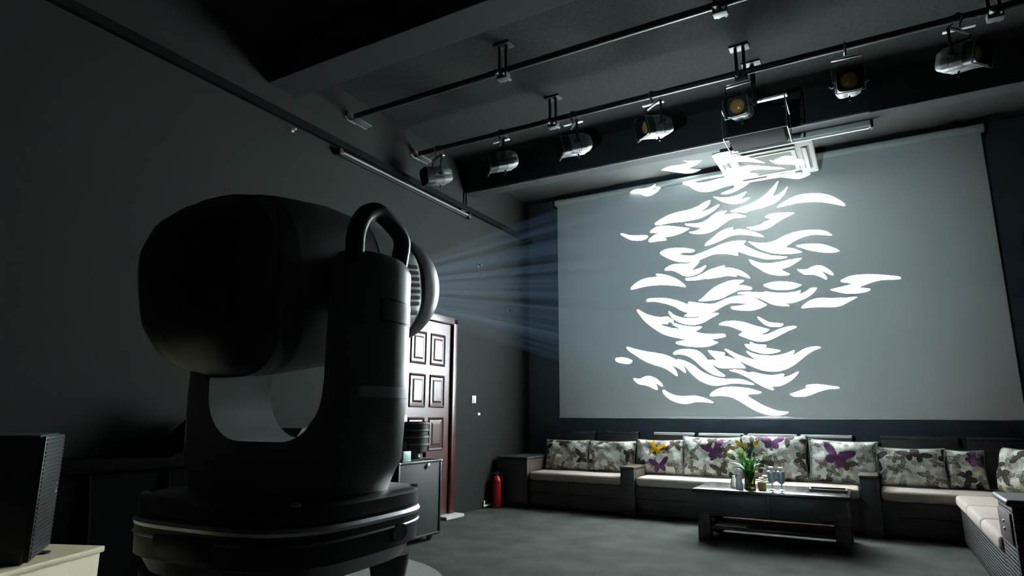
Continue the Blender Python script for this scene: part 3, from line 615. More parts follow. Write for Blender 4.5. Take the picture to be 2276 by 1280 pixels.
# the gobo: a dark film cut with flame shapes, standing 6 cm in front of the light source
FLAMES = [
  [-2.55,4.068,-2.506,4.092,-2.43,4.097,-2.342,4.085,-2.265,4.097,-2.206,4.12,-2.218,4.09,-2.265,4.054,-2.284,4.032,-2.23,4.044,-2.15,4.062,-2.155,4.046,-2.198,4.01,-2.261,3.983,-2.322,3.978,-2.376,3.998,-2.432,4.036,-2.496,4.055,-2.547,4.061],
  [-2.234,3.571,-2.225,3.591,-2.15,3.629,-2.028,3.672,-1.909,3.689,-1.791,3.695,-1.685,3.72,-1.602,3.756,-1.528,3.779,-1.516,3.763,-1.552,3.704,-1.636,3.647,-1.54,3.66,-1.425,3.703,-1.413,3.692,-1.454,3.652,-1.546,3.601,-1.673,3.561,-1.847,3.551,-2.023,3.56,-2.144,3.554,-2.216,3.555],
  [-2.303,3.469,-2.284,3.499,-2.204,3.531,-2.084,3.527,-1.943,3.491,-1.805,3.452,-1.802,3.44,-1.878,3.409,-1.973,3.386,-2.068,3.379,-2.13,3.37,-2.101,3.353,-2.106,3.335,-2.19,3.339,-2.299,3.337,-2.33,3.354,-2.319,3.38,-2.257,3.42,-2.193,3.449,-2.269,3.462],
  [-1.845,3.511,-1.824,3.516,-1.709,3.499,-1.617,3.509,-1.546,3.54,-1.476,3.589,-1.398,3.612,-1.333,3.608,-1.331,3.595,-1.376,3.558,-1.303,3.561,-1.196,3.544,-1.113,3.507,-1.112,3.492,-1.188,3.496,-1.264,3.496,-1.344,3.461,-1.424,3.414,-1.515,3.368,-1.627,3.355,-1.74,3.371,-1.789,3.39,-1.792,3.402,-1.737,3.4,-1.679,3.416,-1.643,3.435,-1.734,3.461,-1.825,3.493],
  [-2.706,3.51,-2.683,3.51,-2.582,3.468,-2.456,3.448,-2.351,3.433,-2.342,3.415,-2.373,3.387,-2.459,3.38,-2.558,3.4,-2.644,3.45,-2.706,3.497],
  [-1.468,3.811,-1.453,3.812,-1.355,3.785,-1.244,3.778,-1.145,3.796,-1.085,3.815,-1.082,3.801,-1.113,3.766,-1.146,3.731,-1.059,3.736,-1.048,3.727,-1.09,3.698,-1.155,3.68,-1.24,3.683,-1.336,3.717,-1.421,3.773],
  [-0.714,3.878,-0.712,3.863,-0.751,3.77,-0.785,3.707,-0.728,3.708,-0.665,3.744,-0.618,3.789,-0.615,3.779,-0.649,3.713,-0.724,3.64,-0.797,3.606,-0.93,3.575,-1.089,3.561,-1.088,3.552,-1.194,3.569,-1.266,3.583,-1.268,3.597,-1.167,3.622,-1.059,3.645,-0.95,3.685,-0.84,3.754,-0.757,3.833],
  [-1.61,3.2,-1.598,3.226,-1.528,3.275,-1.447,3.334,-1.368,3.37,-1.281,3.38,-1.263,3.373,-1.268,3.349,-1.187,3.349,-1.083,3.316,-0.983,3.267,-0.93,3.226,-0.939,3.216,-1.035,3.244,-1.139,3.273,-1.235,3.283,-1.322,3.273,-1.434,3.232,-1.536,3.205,-1.603,3.194],
  [-2.184,3.171,-2.158,3.196,-2.074,3.216,-1.957,3.212,-1.842,3.191,-1.753,3.159,-1.749,3.143,-1.788,3.131,-1.868,3.142,-1.941,3.127,-1.847,3.096,-1.755,3.088,-1.639,3.117,-1.525,3.15,-1.413,3.188,-1.303,3.205,-1.197,3.202,-1.13,3.19,-1.137,3.173,-1.165,3.155,-1.099,3.105,-0.999,3.041,-0.899,2.994,-0.832,2.969,-0.696,2.939,-0.695,2.928,-0.778,2.923,-0.916,2.938,-0.952,2.951,-1.083,3.001,-1.174,3.047,-1.238,3.067,-1.227,3.039,-1.241,3.021,-1.314,3.047,-1.421,3.069,-1.532,3.069,-1.646,3.036,-1.76,3.009,-1.874,3.014,-1.988,3.042,-2.103,3.104,-2.172,3.155],
  [-2.132,2.952,-2.109,2.971,-2.037,2.999,-1.944,3.0,-1.852,2.989,-1.77,3.003,-1.703,3.015,-1.698,2.999,-1.737,2.952,-1.791,2.907,-1.719,2.908,-1.627,2.939,-1.621,2.928,-1.668,2.873,-1.736,2.841,-1.816,2.826,-1.894,2.84,-1.949,2.876,-2.006,2.912,-2.065,2.931,-2.123,2.934],
  [-1.876,2.799,-1.861,2.806,-1.77,2.808,-1.678,2.834,-1.586,2.876,-1.475,2.904,-1.393,2.912,-1.396,2.889,-1.305,2.87,-1.212,2.828,-1.143,2.775,-1.114,2.734,-1.123,2.728,-1.194,2.759,-1.262,2.783,-1.269,2.761,-1.353,2.782,-1.462,2.776,-1.605,2.768,-1.616,2.777,-1.717,2.768,-1.818,2.771,-1.868,2.778],
  [-2.594,2.74,-2.579,2.767,-2.503,2.82,-2.392,2.857,-2.283,2.861,-2.22,2.863,-2.249,2.889,-2.239,2.901,-2.174,2.89,-2.07,2.852,-1.979,2.801,-1.914,2.742,-1.884,2.705,-1.896,2.696,-2.005,2.724,-2.145,2.747,-2.288,2.756,-2.422,2.751,-2.522,2.736,-2.583,2.73],
  [-1.728,2.508,-1.687,2.53,-1.545,2.644,-1.408,2.701,-1.289,2.722,-1.187,2.706,-1.202,2.685,-1.256,2.663,-1.153,2.633,-1.1,2.607,-1.118,2.586,-1.233,2.592,-1.34,2.56,-1.476,2.503,-1.692,2.494],
  [-2.39,2.562,-2.367,2.585,-2.243,2.583,-2.108,2.564,-1.989,2.524,-1.911,2.49,-1.858,2.466,-1.856,2.499,-1.78,2.486,-1.678,2.464,-1.551,2.449,-1.449,2.483,-1.348,2.513,-1.238,2.523,-1.132,2.503,-1.041,2.454,-0.958,2.396,-0.954,2.382,-1.025,2.351,-1.12,2.333,-1.226,2.342,-1.321,2.362,-1.352,2.384,-1.331,2.399,-1.246,2.401,-1.171,2.416,-1.256,2.434,-1.354,2.443,-1.456,2.405,-1.559,2.355,-1.662,2.323,-1.764,2.307,-1.854,2.311,-1.911,2.323,-1.903,2.337,-1.869,2.359,-1.953,2.4,-2.056,2.469,-2.177,2.513,-2.286,2.543,-2.383,2.549],
  [-2.522,2.442,-2.501,2.451,-2.419,2.396,-2.309,2.353,-2.213,2.332,-2.132,2.333,-2.056,2.281,-2.063,2.254,-1.978,2.221,-1.874,2.192,-1.796,2.184,-1.718,2.181,-1.717,2.166,-1.762,2.14,-1.789,2.121,-1.7,2.091,-1.574,2.077,-1.463,2.074,-1.436,2.054,-1.448,2.037,-1.529,2.023,-1.606,2.012,-1.538,1.979,-1.539,1.97,-1.621,1.938,-1.747,1.929,-1.886,1.946,-2.015,1.978,-2.035,1.996,-2.013,2.011,-1.905,2.028,-2.011,2.057,-2.168,2.106,-2.299,2.188,-2.419,2.292,-2.485,2.379],
  [-2.112,2.39,-2.096,2.395,-2.052,2.354,-1.973,2.314,-1.868,2.293,-1.764,2.292,-1.66,2.313,-1.596,2.335,-1.51,2.332,-1.512,2.316,-1.602,2.273,-1.693,2.228,-1.796,2.206,-1.898,2.221,-2.0,2.26,-2.076,2.321],
  [-2.682,1.963,-2.66,1.974,-2.562,1.942,-2.424,1.905,-2.288,1.879,-2.169,1.847,-2.079,1.804,-2.003,1.749,-1.955,1.69,-1.935,1.633,-1.948,1.627,-2.016,1.677,-2.102,1.72,-2.061,1.661,-2.04,1.604,-2.054,1.588,-2.123,1.642,-2.214,1.697,-2.347,1.742,-2.454,1.792,-2.562,1.864,-2.645,1.922],
  [-2.838,1.82,-2.818,1.839,-2.734,1.842,-2.63,1.809,-2.617,1.784,-2.661,1.758,-2.75,1.77,-2.819,1.793],
  [-2.603,1.561,-2.589,1.569,-2.52,1.561,-2.463,1.584,-2.396,1.594,-2.317,1.563,-2.253,1.51,-2.231,1.472,-2.245,1.463,-2.319,1.504,-2.297,1.447,-2.308,1.421,-2.373,1.452,-2.44,1.48,-2.522,1.495,-2.575,1.528],
  [-2.232,1.401,-2.215,1.417,-2.165,1.384,-2.074,1.347,-1.971,1.336,-1.843,1.341,-1.732,1.315,-1.639,1.271,-1.643,1.256,-1.746,1.269,-1.847,1.266,-1.95,1.248,-2.051,1.261,-2.152,1.306,-2.208,1.358],
  [-2.077,1.866,-2.058,1.886,-1.992,1.909,-1.889,1.909,-1.788,1.889,-1.716,1.835,-1.658,1.756,-1.6,1.684,-1.53,1.618,-1.478,1.58,-1.489,1.564,-1.579,1.581,-1.662,1.627,-1.745,1.694,-1.817,1.767,-1.892,1.822,-1.982,1.85,-2.067,1.853],
  [-2.029,1.781,-2.019,1.791,-1.924,1.759,-1.837,1.711,-1.752,1.637,-1.655,1.584,-1.546,1.547,-1.425,1.533,-1.306,1.528,-1.214,1.498,-1.161,1.473,-1.169,1.46,-1.285,1.475,-1.392,1.483,-1.489,1.467,-1.587,1.459,-1.671,1.477,-1.768,1.523,-1.852,1.595,-1.924,1.68,-1.986,1.747],
  [-1.649,1.874,-1.636,1.881,-1.563,1.868,-1.466,1.848,-1.463,1.826,-1.475,1.811,-1.385,1.782,-1.294,1.728,-1.239,1.665,-1.25,1.656,-1.356,1.659,-1.488,1.664,-1.572,1.688,-1.654,1.753,-1.63,1.766,-1.559,1.763,-1.612,1.822],
  [-1.491,2.202,-1.442,2.219,-1.345,2.223,-1.226,2.202,-1.099,2.149,-0.963,2.102,-0.945,2.089,-0.983,2.063,-1.05,2.04,-0.966,2.038,-0.883,2.072,-0.79,2.103,-0.7,2.118,-0.656,2.11,-0.661,2.094,-0.751,2.061,-0.844,2.014,-0.938,1.974,-1.008,1.959,-1.099,1.967,-1.19,2.004,-1.27,2.043,-1.278,2.057,-1.236,2.087,-1.313,2.131,-1.396,2.166,-1.493,2.185],
  [-1.06,2.242,-1.045,2.249,-0.99,2.21,-0.923,2.174,-0.799,2.153,-0.793,2.136,-0.824,2.12,-0.914,2.124,-0.98,2.153,-1.023,2.193],
  [-1.223,1.929,-1.207,1.936,-1.166,1.928,-1.159,1.958,-1.103,1.93,-0.994,1.915,-0.992,1.897,-1.002,1.882,-0.923,1.866,-0.852,1.844,-0.853,1.832,-0.927,1.815,-1.018,1.815,-1.096,1.837,-1.175,1.872],
  [-1.452,1.878,-1.437,1.888,-1.37,1.85,-1.277,1.802,-1.185,1.767,-1.113,1.745,-1.168,1.797,-1.206,1.838,-1.2,1.851,-1.134,1.82,-1.042,1.798,-0.928,1.787,-0.814,1.8,-0.711,1.835,-0.691,1.83,-0.717,1.784,-0.657,1.811,-0.589,1.85,-0.501,1.869,-0.433,1.865,-0.425,1.853,-0.485,1.832,-0.553,1.794,-0.634,1.732,-0.716,1.67,-0.807,1.625,-0.897,1.608,-0.987,1.611,-1.076,1.634,-1.188,1.687,-1.302,1.747,-1.382,1.812],
  [-1.412,1.632,-1.394,1.641,-1.288,1.635,-1.208,1.601,-1.155,1.606,-1.059,1.579,-0.945,1.563,-0.843,1.576,-0.822,1.568,-0.836,1.537,-0.766,1.553,-0.681,1.594,-0.674,1.584,-0.716,1.533,-0.786,1.481,-0.877,1.442,-0.967,1.434,-0.948,1.41,-0.957,1.398,-1.034,1.427,-1.122,1.477,-1.21,1.54,-1.313,1.598],
  [-1.659,1.343,-1.639,1.377,-1.551,1.425,-1.442,1.441,-1.324,1.435,-1.208,1.418,-1.095,1.38,-1.08,1.372,-1.108,1.359,-1.238,1.345,-1.162,1.279,-1.063,1.219,-0.953,1.171,-0.876,1.155,-0.822,1.153,-0.818,1.141,-0.868,1.12,-0.957,1.11,-1.056,1.126,-1.156,1.165,-1.255,1.225,-1.345,1.286,-1.426,1.324,-1.473,1.333,-1.545,1.341,-1.637,1.335],
  [-0.776,1.345,-0.76,1.354,-0.682,1.38,-0.598,1.414,-0.606,1.433,-0.58,1.448,-0.474,1.449,-0.371,1.432,-0.285,1.416,-0.291,1.402,-0.385,1.398,-0.482,1.371,-0.569,1.337,-0.645,1.319,-0.741,1.324],
  [-0.743,3.56,-0.713,3.584,-0.629,3.625,-0.534,3.661,-0.42,3.667,-0.288,3.649,-0.182,3.609,-0.101,3.549,-0.052,3.5,-0.033,3.467,-0.044,3.457,-0.137,3.495,-0.253,3.537,-0.384,3.563,-0.52,3.573,-0.624,3.564,-0.729,3.553],
  [-0.885,3.458,-0.87,3.472,-0.804,3.484,-0.711,3.482,-0.586,3.462,-0.574,3.45,-0.647,3.423,-0.744,3.379,-0.842,3.322,-0.926,3.302,-1.032,3.313,-1.08,3.339,-1.101,3.352,-1.09,3.359,-1.005,3.36,-0.91,3.383,-0.918,3.387,-0.813,3.424,-0.867,3.442],
  [-1.095,3.172,-1.085,3.176,-1.02,3.154,-0.913,3.135,-0.806,3.147,-0.686,3.195,-0.57,3.223,-0.457,3.226,-0.326,3.211,-0.242,3.178,-0.201,3.139,-0.208,3.129,-0.309,3.154,-0.419,3.163,-0.533,3.141,-0.628,3.096,-0.689,3.055,-0.61,3.026,-0.53,2.982,-0.535,2.972,-0.625,2.968,-0.75,2.982,-0.863,3.011,-0.965,3.063,-1.044,3.126],
  [-0.571,3.05,-0.555,3.061,-0.449,3.062,-0.319,3.042,-0.215,2.994,-0.147,2.949,-0.146,2.934,-0.22,2.929,-0.326,2.949,-0.433,2.984,-0.518,3.024],
  [-1.102,2.941,-1.089,2.952,-1.002,2.905,-0.897,2.882,-0.768,2.884,-0.642,2.898,-0.54,2.903,-0.541,2.891,-0.602,2.851,-0.673,2.815,-0.756,2.79,-0.679,2.734,-0.675,2.726,-0.702,2.717,-0.815,2.729,-0.916,2.766,-1.005,2.834,-1.067,2.886],
  [-0.585,2.765,-0.573,2.772,-0.496,2.759,-0.427,2.787,-0.351,2.793,-0.29,2.759,-0.241,2.71,-0.222,2.677,-0.233,2.666,-0.283,2.696,-0.339,2.73,-0.304,2.675,-0.29,2.632,-0.305,2.628,-0.371,2.672,-0.435,2.697,-0.511,2.705,-0.563,2.745],
  [-0.152,2.593,-0.137,2.605,-0.056,2.635,0.047,2.641,0.187,2.628,0.304,2.604,0.406,2.579,0.403,2.554,0.309,2.56,0.21,2.559,0.107,2.534,0.02,2.5,0.111,2.477,0.109,2.456,0.027,2.439,-0.096,2.443,-0.197,2.472,-0.26,2.498,-0.252,2.506,-0.15,2.524,-0.043,2.544,-0.094,2.566,-0.145,2.578],
  [-0.576,2.328,-0.562,2.343,-0.493,2.392,-0.394,2.416,-0.267,2.404,-0.131,2.396,-0.028,2.396,-0.025,2.386,-0.106,2.346,-0.171,2.316,-0.255,2.303,-0.382,2.315,-0.49,2.318,-0.566,2.315],
  [-0.963,2.622,-0.944,2.635,-0.856,2.651,-0.764,2.648,-0.653,2.626,-0.567,2.59,-0.566,2.581,-0.637,2.553,-0.738,2.545,-0.851,2.562,-0.929,2.595],
  [-1.26,2.549,-1.242,2.565,-1.129,2.56,-0.971,2.534,-0.952,2.547,-0.85,2.522,-0.737,2.508,-0.623,2.513,-0.574,2.522,-0.585,2.481,-0.524,2.501,-0.466,2.538,-0.417,2.538,-0.407,2.529,-0.457,2.471,-0.525,2.431,-0.605,2.401,-0.683,2.386,-0.743,2.388,-0.709,2.362,-0.714,2.352,-0.786,2.361,-0.887,2.389,-0.987,2.448,-1.131,2.513,-1.226,2.541],
  [-1.307,4.39,-1.16,4.409,-1.016,4.401,-0.953,4.377,-0.973,4.323,-0.908,4.284,-0.829,4.229,-0.741,4.155,-0.843,4.187,-0.971,4.226,-1.108,4.248,-1.201,4.234,-1.294,4.236],
  [-1.301,4.107,-1.189,4.16,-1.067,4.159,-0.952,4.16,-0.86,4.143,-0.737,4.102,-0.567,4.038,-0.627,4.038,-0.753,4.062,-0.882,4.086,-0.976,4.068,-0.902,4.035,-0.871,4.013,-0.955,3.985,-1.061,3.982,-1.196,4.002,-1.293,4.03],
  [-0.676,4.181,-0.644,4.164,-0.583,4.18,-0.509,4.197,-0.435,4.184,-0.389,4.135,-0.328,4.095,-0.337,4.043,-0.4,4.042,-0.479,4.073,-0.571,4.094,-0.644,4.128],
  [-0.787,3.968,-0.686,3.971,-0.588,3.967,-0.517,3.977,-0.457,3.997,-0.455,3.977,-0.511,3.934,-0.411,3.92,-0.354,3.909,-0.396,3.883,-0.471,3.87,-0.532,3.879,-0.589,3.899,-0.671,3.925,-0.767,3.937],
  [-2.098,4.304,-2.063,4.323,-1.975,4.343,-1.874,4.338,-1.788,4.332,-1.735,4.343,-1.774,4.376,-1.771,4.38,-1.668,4.358,-1.562,4.338,-1.57,4.329,-1.629,4.292,-1.694,4.272,-1.745,4.262,-1.69,4.236,-1.606,4.212,-1.612,4.207,-1.666,4.189,-1.732,4.182,-1.814,4.195,-1.905,4.229,-1.996,4.268,-2.09,4.302],
  [-1.842,4.065,-1.823,4.081,-1.775,4.08,-1.717,4.063,-1.653,4.036,-1.555,4.026,-1.459,4.036,-1.364,4.045,-1.272,4.027,-1.183,3.984,-1.171,3.933,-1.31,3.926,-1.405,3.909,-1.5,3.895,-1.595,3.906,-1.67,3.936,-1.732,3.982,-1.789,4.035,-1.835,4.054],
  [-1.374,3.841,-1.359,3.85,-1.293,3.868,-1.216,3.889,-1.2,3.943,-1.061,3.948,-1.038,3.925,-1.095,3.887,-1.21,3.842,-1.303,3.826,-1.366,3.833],
]
FLAME_HOLES = [[-2.247,2.247,-2.137,2.239,-2.122,2.265,-2.073,2.254,-2.055,2.219,-1.978,2.171,-2.099,2.189]]

def flame_curve(flat):
    ps = [(flat[i], flat[i+1]) for i in range(0, len(flat), 2)]; n = len(ps); out = []
    for i in range(n):
        p0, p1, p2, p3 = ps[i-1], ps[i], ps[(i+1) % n], ps[(i+2) % n]
        for j in range(3):
            t_ = j/3
            out.append(tuple(.5*((2*p1[c])+(-p0[c]+p2[c])*t_+(2*p0[c]-5*p1[c]+4*p2[c]-p3[c])*t_*t_+(-p0[c]+3*p1[c]-3*p2[c]+p3[c])*t_**3) for c in range(2)))
    return out
def inside(p, poly):
    c = False; j = len(poly)-1
    for i in range(len(poly)):
        if (poly[i][1] > p[1]) != (poly[j][1] > p[1]) and p[0] < (poly[j][0]-poly[i][0])*(p[1]-poly[i][1])/(poly[j][1]-poly[i][1])+poly[i][0]: c = not c
        j = i
    return c
GD = .06; HROT = Matrix.Rotation(PAN, 3, 'Z') @ Matrix.Rotation(PITCH, 3, 'X'); HINV = HROT.inverted()
def to_gobo(p):
    v = HINV @ (Vector((p[0], BEAM_TARGET.y, p[1]))-LIGHT_AT); return (v.x/v.y*GD, v.z/v.y*GD)
K = 1000.0  # triangulate in millimetres
polys = [[(x*K, z*K) for x, z in map(to_gobo, flame_curve(f))] for f in FLAMES]
holes = [[(x*K, z*K) for x, z in map(to_gobo, flame_curve(f))] for f in FLAME_HOLES]
gv, ge = [], []
def add_loop(ps):
    s_ = len(gv); gv.extend(Vector(p) for p in ps); ge.extend((s_+i, s_+(i+1) % len(ps)) for i in range(len(ps)))
add_loop([(.038*K*math.cos(2*math.pi*i/48), .038*K*math.sin(2*math.pi*i/48)) for i in range(48)])
for ps in polys+holes: add_loop(ps)
rv, re_, rf, *_ = delaunay_2d_cdt(gv, ge, [], 0, 1e-5)
gb = BM(); bvs = [gb.verts.new((v.x/K, .10+GD, v.y/K)) for v in rv]
for f in rf:
    c = (sum(rv[i].x for i in f)/len(f), sum(rv[i].y for i in f)/len(f))
    if any(inside(c, p) for p in polys) and not any(inside(c, p) for p in holes): continue
    gb.faces.new([bvs[i] for i in f])
O('gobo', gb, 'gobo_film', head, smooth=False, M=HM)

RT = TZ-.025
t = thing('round_table', 'white round table top under the moving head', 'table', (-.934, .812, 0))
O('table_top', lathe(BM(), [(.285, RT-.03), (.297, RT-.022), (.299, RT-.008), (.294, RT)], 96), 'white_laminate', t)
O('column', lathe(BM(), [(.05, .02), (.035, .06), (.032, RT-.08), (.09, RT-.03)], 24), 'steel_dark', t)
O('foot_disc', lathe(BM(), [(.22, 0), (.22, .012), (.10, .03), (.05, .04)], 40), 'steel_dark', t)

# ------------------------------------------------------------------ cream cabinet and loudspeaker, left foreground
t = thing('cream_cabinet', 'cream laminate cabinet in the bottom left corner under the loudspeaker', 'cabinet', (-2.11, 1.162, 0), R(22.2))
O('worktop', box(BM(), -.62, 0, -1.4, 0, .682, .70, .004), 'cream_laminate', t)
O('carcass', box(BM(), -.60, -.008, -1.37, -.008, .06, .682, .003), 'cream_laminate', t)
O('plinth', box(BM(), -.56, -.07, -1.33, -.07, 0, .06), 'black_plastic', t)
O('cable_grommet', lathe(BM(), [(.025, 0), (.025, .004), (.018, .005)], 20, Matrix.Translation((-.10, -.13, .70))), 'black_plastic', t)
t = thing('loudspeaker', 'black loudspeaker with metal grille standing on the cream cabinet', 'loudspeaker', (-2.13, .99, .70), R(-34.8))
O('cabinet', box(BM(), -.13, .13, -.30, -.012, 0, .342, .006), 'case_black', t)
gr = O('grille', box(BM(), -.128, .128, -.012, 0, .004, .338, .004), 'black_metal', t)
for k in range(28):
    z = .014+k*.0115
    O('grille_bar', box(BM(), -.120, .120, 0, .0025, z, z+.006), 'black_metal', gr, smooth=False)
lg = BM()
for p in ([(.0, .0), (.0, .012)], [(.0, .012), (.004, .016)], [(.004, .004), (.0, .0)], [(.006, .0), (.008, .014)], [(.002, .020), (.007, .024)], [(.007, .024), (.003, .030)]):
    tube(lg, [(x-.085, .004, z+.165) for x, z in p], .0012, 5)
O('badge', lg, 'white_plastic', t)
for sx in (-.1, .1):
    for sy in (-.26, -.05): O('rubber_foot', cyl(BM(), (sx, sy, -.0), (sx, sy, .004), .012, n=10), 'rubber', t)

# ------------------------------------------------------------------ dark equipment along the left wall
t = thing('equipment_counter', 'long counter draped in black cloth along the left wall', 'counter', (-3.83, 2.3, 0))
O('counter_body', box(BM(), -.32, .30, -1.9, 1.65, 0, .80), 'cloth_black', t)
cl = BM(); box(cl, -.34, .33, -1.92, 1.67, .80, .84, .012)
O('cloth_top', cl, 'cloth_black', t)
for k in range(9):
    y = -1.75+k*.42
    O('cloth_fold', tube(BM(), [(.305, y, .81), (.318, y+.02, .5), (.330, y-.01, .02)], [.012, .022, .032], 8), 'cloth_black', t)
t = thing('equipment_cover', 'slanted black equipment cover standing on the draped counter', 'cover', (-3.93, 2.62, .84))
O('shell', prism(BM(), [(-.16, -.24, 0), (-.16, -.16, .03), (-.16, .12, .28), (-.16, .30, .28), (-.16, .30, 0)], (.32, 0, 0)), 'cloth_black', t, smooth=False)
O('top_box', box(BM(), -.06, .06, .11, .20, .28, .43, .01), 'case_black', t)
t = thing('open_white_box', 'small white open framed box on the black counter', 'box', (-3.9, 3.20, .84))
fb = BM(); ring_rect(fb, .07, .06, .055, .045, 0, .15); O('frame', fb, 'white_plastic', t, smooth=False); O('insert', box(BM(), -.05, .05, -.04, .04, .02, .11, .004), 'paper_white', t)
t = thing('stage_monitor', 'black wedge shaped stage monitor speaker on the counter', 'speaker', (-3.88, 3.42, .84))
O('cabinet', prism(BM(), [(-.11, -.12, 0), (-.11, .0, .16), (-.11, .025, .16), (-.11, .12, 0)], (.22, 0, 0)), 'case_black', t, smooth=False)
Mw = Matrix.Translation((.0, .075, .085)) @ Matrix.Rotation(R(-59), 4, 'X')
fc = O('front_baffle', box(BM(), -.105, .105, -.085, .085, 0, .008, .002, M=Mw), 'lamp_grey', t); O('woofer', lathe(BM(), [(.055, .008), (.055, .012), (.045, .010), (.012, .004)], 24, Mw), 'slot_black', fc)
t = thing('par_lamp', 'black stage lamp with bright chrome rim lying on the counter', 'lamp', (-3.88, 3.68, .84))
Mp = Matrix.Translation((0, 0, .10)) @ Matrix.Rotation(R(-35), 4, 'Z') @ Matrix.Rotation(R(60), 4, 'X')
O('housing', lathe(BM(), [(.03, -.11), (.06, -.10), (.085, -.03), (.09, .08), (.08, .085), (.078, .02)], 28, Mp, cap=False), 'black_metal', t)
O('rim', lathe(BM(), [(.088, .075), (.097, .08), (.097, .098), (.086, .10), (.084, .08)], 28, Mp, cap=False), 'silver', t)
O('yoke', tube(BM(), [(-.10, 0, .10), (-.11, .0, .02), (-.09, 0, .008), (.09, 0, .008), (.11, 0, .02), (.10, 0, .10)], .008, 8), 'black_metal', t)
O('lens', lathe(BM(), [(.084, .085), (.05, .094), (.004, .098)], 28, Mp, cap=False), 'silver', t)

t = thing('flight_case', 'tall dark flight case standing in front of the door', 'flight case', (-3.78, 4.58, 0))
O('body', box(BM(), -.25, .25, -.30, .30, .06, .69, .006), 'case_black', t)
eg = BM()
for sx in (-1, 1):
    for sy in (-1, 1): box(eg, sx*.25-.010, sx*.25+.010, sy*.30-.010, sy*.30+.010, .06, .69, .003)
for z in (.06, .69):
    for sy in (-1, 1): box(eg, -.25, .25, sy*.30-.010, sy*.30+.010, z-.010, z+.010, .003)
    for sx in (-1, 1): box(eg, sx*.25-.010, sx*.25+.010, -.30, .30, z-.010, z+.010, .003)
O('edging', eg, 'steel_dark', t)
for sx in (-1, 1):
    for sy in (-1, 1):
        O('corner_ball', lathe(BM(), [(.004, -.016), (.014, -.010), (.018, 0), (.014, .010), (.004, .016)], 12, Matrix.Translation((sx*.25, sy*.30, .69))), 'silver', t)
        O('castor', cyl(BM(), (sx*.19-.012, sy*.24, .03), (sx*.19+.012, sy*.24, .03), .03, n=14), 'rubber', t)
O('latch', lathe(BM(), [(.022, 0), (.022, .008), (.012, .010)], 14, Matrix.Translation((.26, .10, .655)) @ Matrix.Rotation(R(90), 4, 'Y')), 'silver', t)
t = thing('barrel_lamp', 'black ringed barrel lamp upright in a bracket on the flight case', 'lamp', (-3.72, 4.73, .70))
O('barrel', lathe(BM(), [(.10, .06), (.115, .07), (.115, .13), (.125, .135), (.125, .22), (.118, .225), (.118, .265), (.128, .27), (.128, .335), (.12, .34), (.11, .33)], 36), 'black_metal', t)
for z in (.135, .20, .262, .325): O('ring', lathe(BM(), [(.1285, z-.008), (.1305, z-.005), (.1305, z+.005), (.1285, z+.008)], 36, cap=False), 'lamp_grey', t)
bk = BM()
for s in (-1, 1): box(bk, -.02, .02, s*.150-.004, s*.150+.004, 0, .16, .002)
box(bk, -.02, .02, -.154, .154, 0, .008, .002)
O('bracket', bk, 'lamp_grey', t)
O('socket', lathe(BM(), [(.05, .008), (.06, .02), (.055, .05), (.09, .06)], 20), 'steel_dark', t)
tag(O('glass_block', box(BM(), -3.66, -3.55, 4.36, 4.47, .70, .79, .008), 'pale_green_glass'), 'pale green glass block on the flight case beside the barrel lamp', 'block')

# ------------------------------------------------------------------ fire extinguisher
t = thing('fire_extinguisher', 'red fire extinguisher on the floor at the end of the sofa', 'extinguisher', (-4.085, 6.83, 0))
O('cylinder', lathe(BM(), [(.048, 0), (.056, .006), (.057, .02), (.057, .30), (.052, .335), (.036, .362), (.020, .375)], 28), 'fire_red', t)
O('valve', lathe(BM(), [(.018, .372), (.018, .395), (.024, .398), (.024, .415), (.010, .42)], 16), 'black_metal', t)
lv = BM(); box(lv, -.008, .008, -.07, .02, .415, .422, .002); box(lv, -.008, .008, -.06, .02, .398, .404, .002)
O('lever', lv, 'black_metal', t)
O('hose', tube(BM(), [(.015, .02, .40), (.045, .035, .38), (.062, .03, .30), (.064, .02, .15)], .009, 8), 'rubber', t)

# ------------------------------------------------------------------ sofas
def sofa(name, label, x0, x1, arms, panels, loc_y=6.97, depth=.72):
    """seat along x, facing -y; local origin at floor, left front"""
    t = thing(name, label, 'sofa', (x0, loc_y, 0), group='wooden sofas along the screen wall'); L = x1-x0
    O('base', box(BM(), 0, L, .03, depth, .03, .33, .006), 'sofa_wood', t)
    O('front_rail', box(BM(), 0, L, 0, .04, .20, .33, .006), 'sofa_wood', t)
    pd = BM(); box(pd, .01, L-.01, -.015, depth-.06, .33, .43, .035, 4)
    O('seat_pad', pd, 'seat_fabric', t)
    O('back_frame', box(BM(), 0, L, depth-.02, depth+.03, .33, .80, .005), 'sofa_wood', t)
    for a, b, m in panels:
        p = O('back_panel', box(BM(), a-x0, b-x0, depth-.04, depth+.035, .55, .885, .012), 'sofa_wood', t)
        O('panel_top', box(BM(), a-x0, b-x0, depth-.05, depth+.04, .875, .905, .008), m, p)
    for a, b, h, m in arms:
        ar = O('arm', box(BM(), a-x0, b-x0, -.03, depth+.03, 0, h-.03, .008), 'sofa_wood', t)
        O('arm_top', box(BM(), a-x0-.004, b-x0+.004, -.04, depth+.03, h-.03, h, .010, 3), m, ar)
        O('arm_inlay', box(BM(), b-x0-.002, b-x0+.004, .02, depth-.1, .36, h-.05, .002), 'arm_wood', ar)
    return t
sofa('wooden_sofa', 'short dark wooden sofa by the left wall with two butterfly cushions', -3.72, -2.53, [(-4.15, -3.72, .60, 'sofa_wood')], [(-3.66, -3.12, 'sofa_wood'), (-3.08, -2.55, 'sofa_wood')])
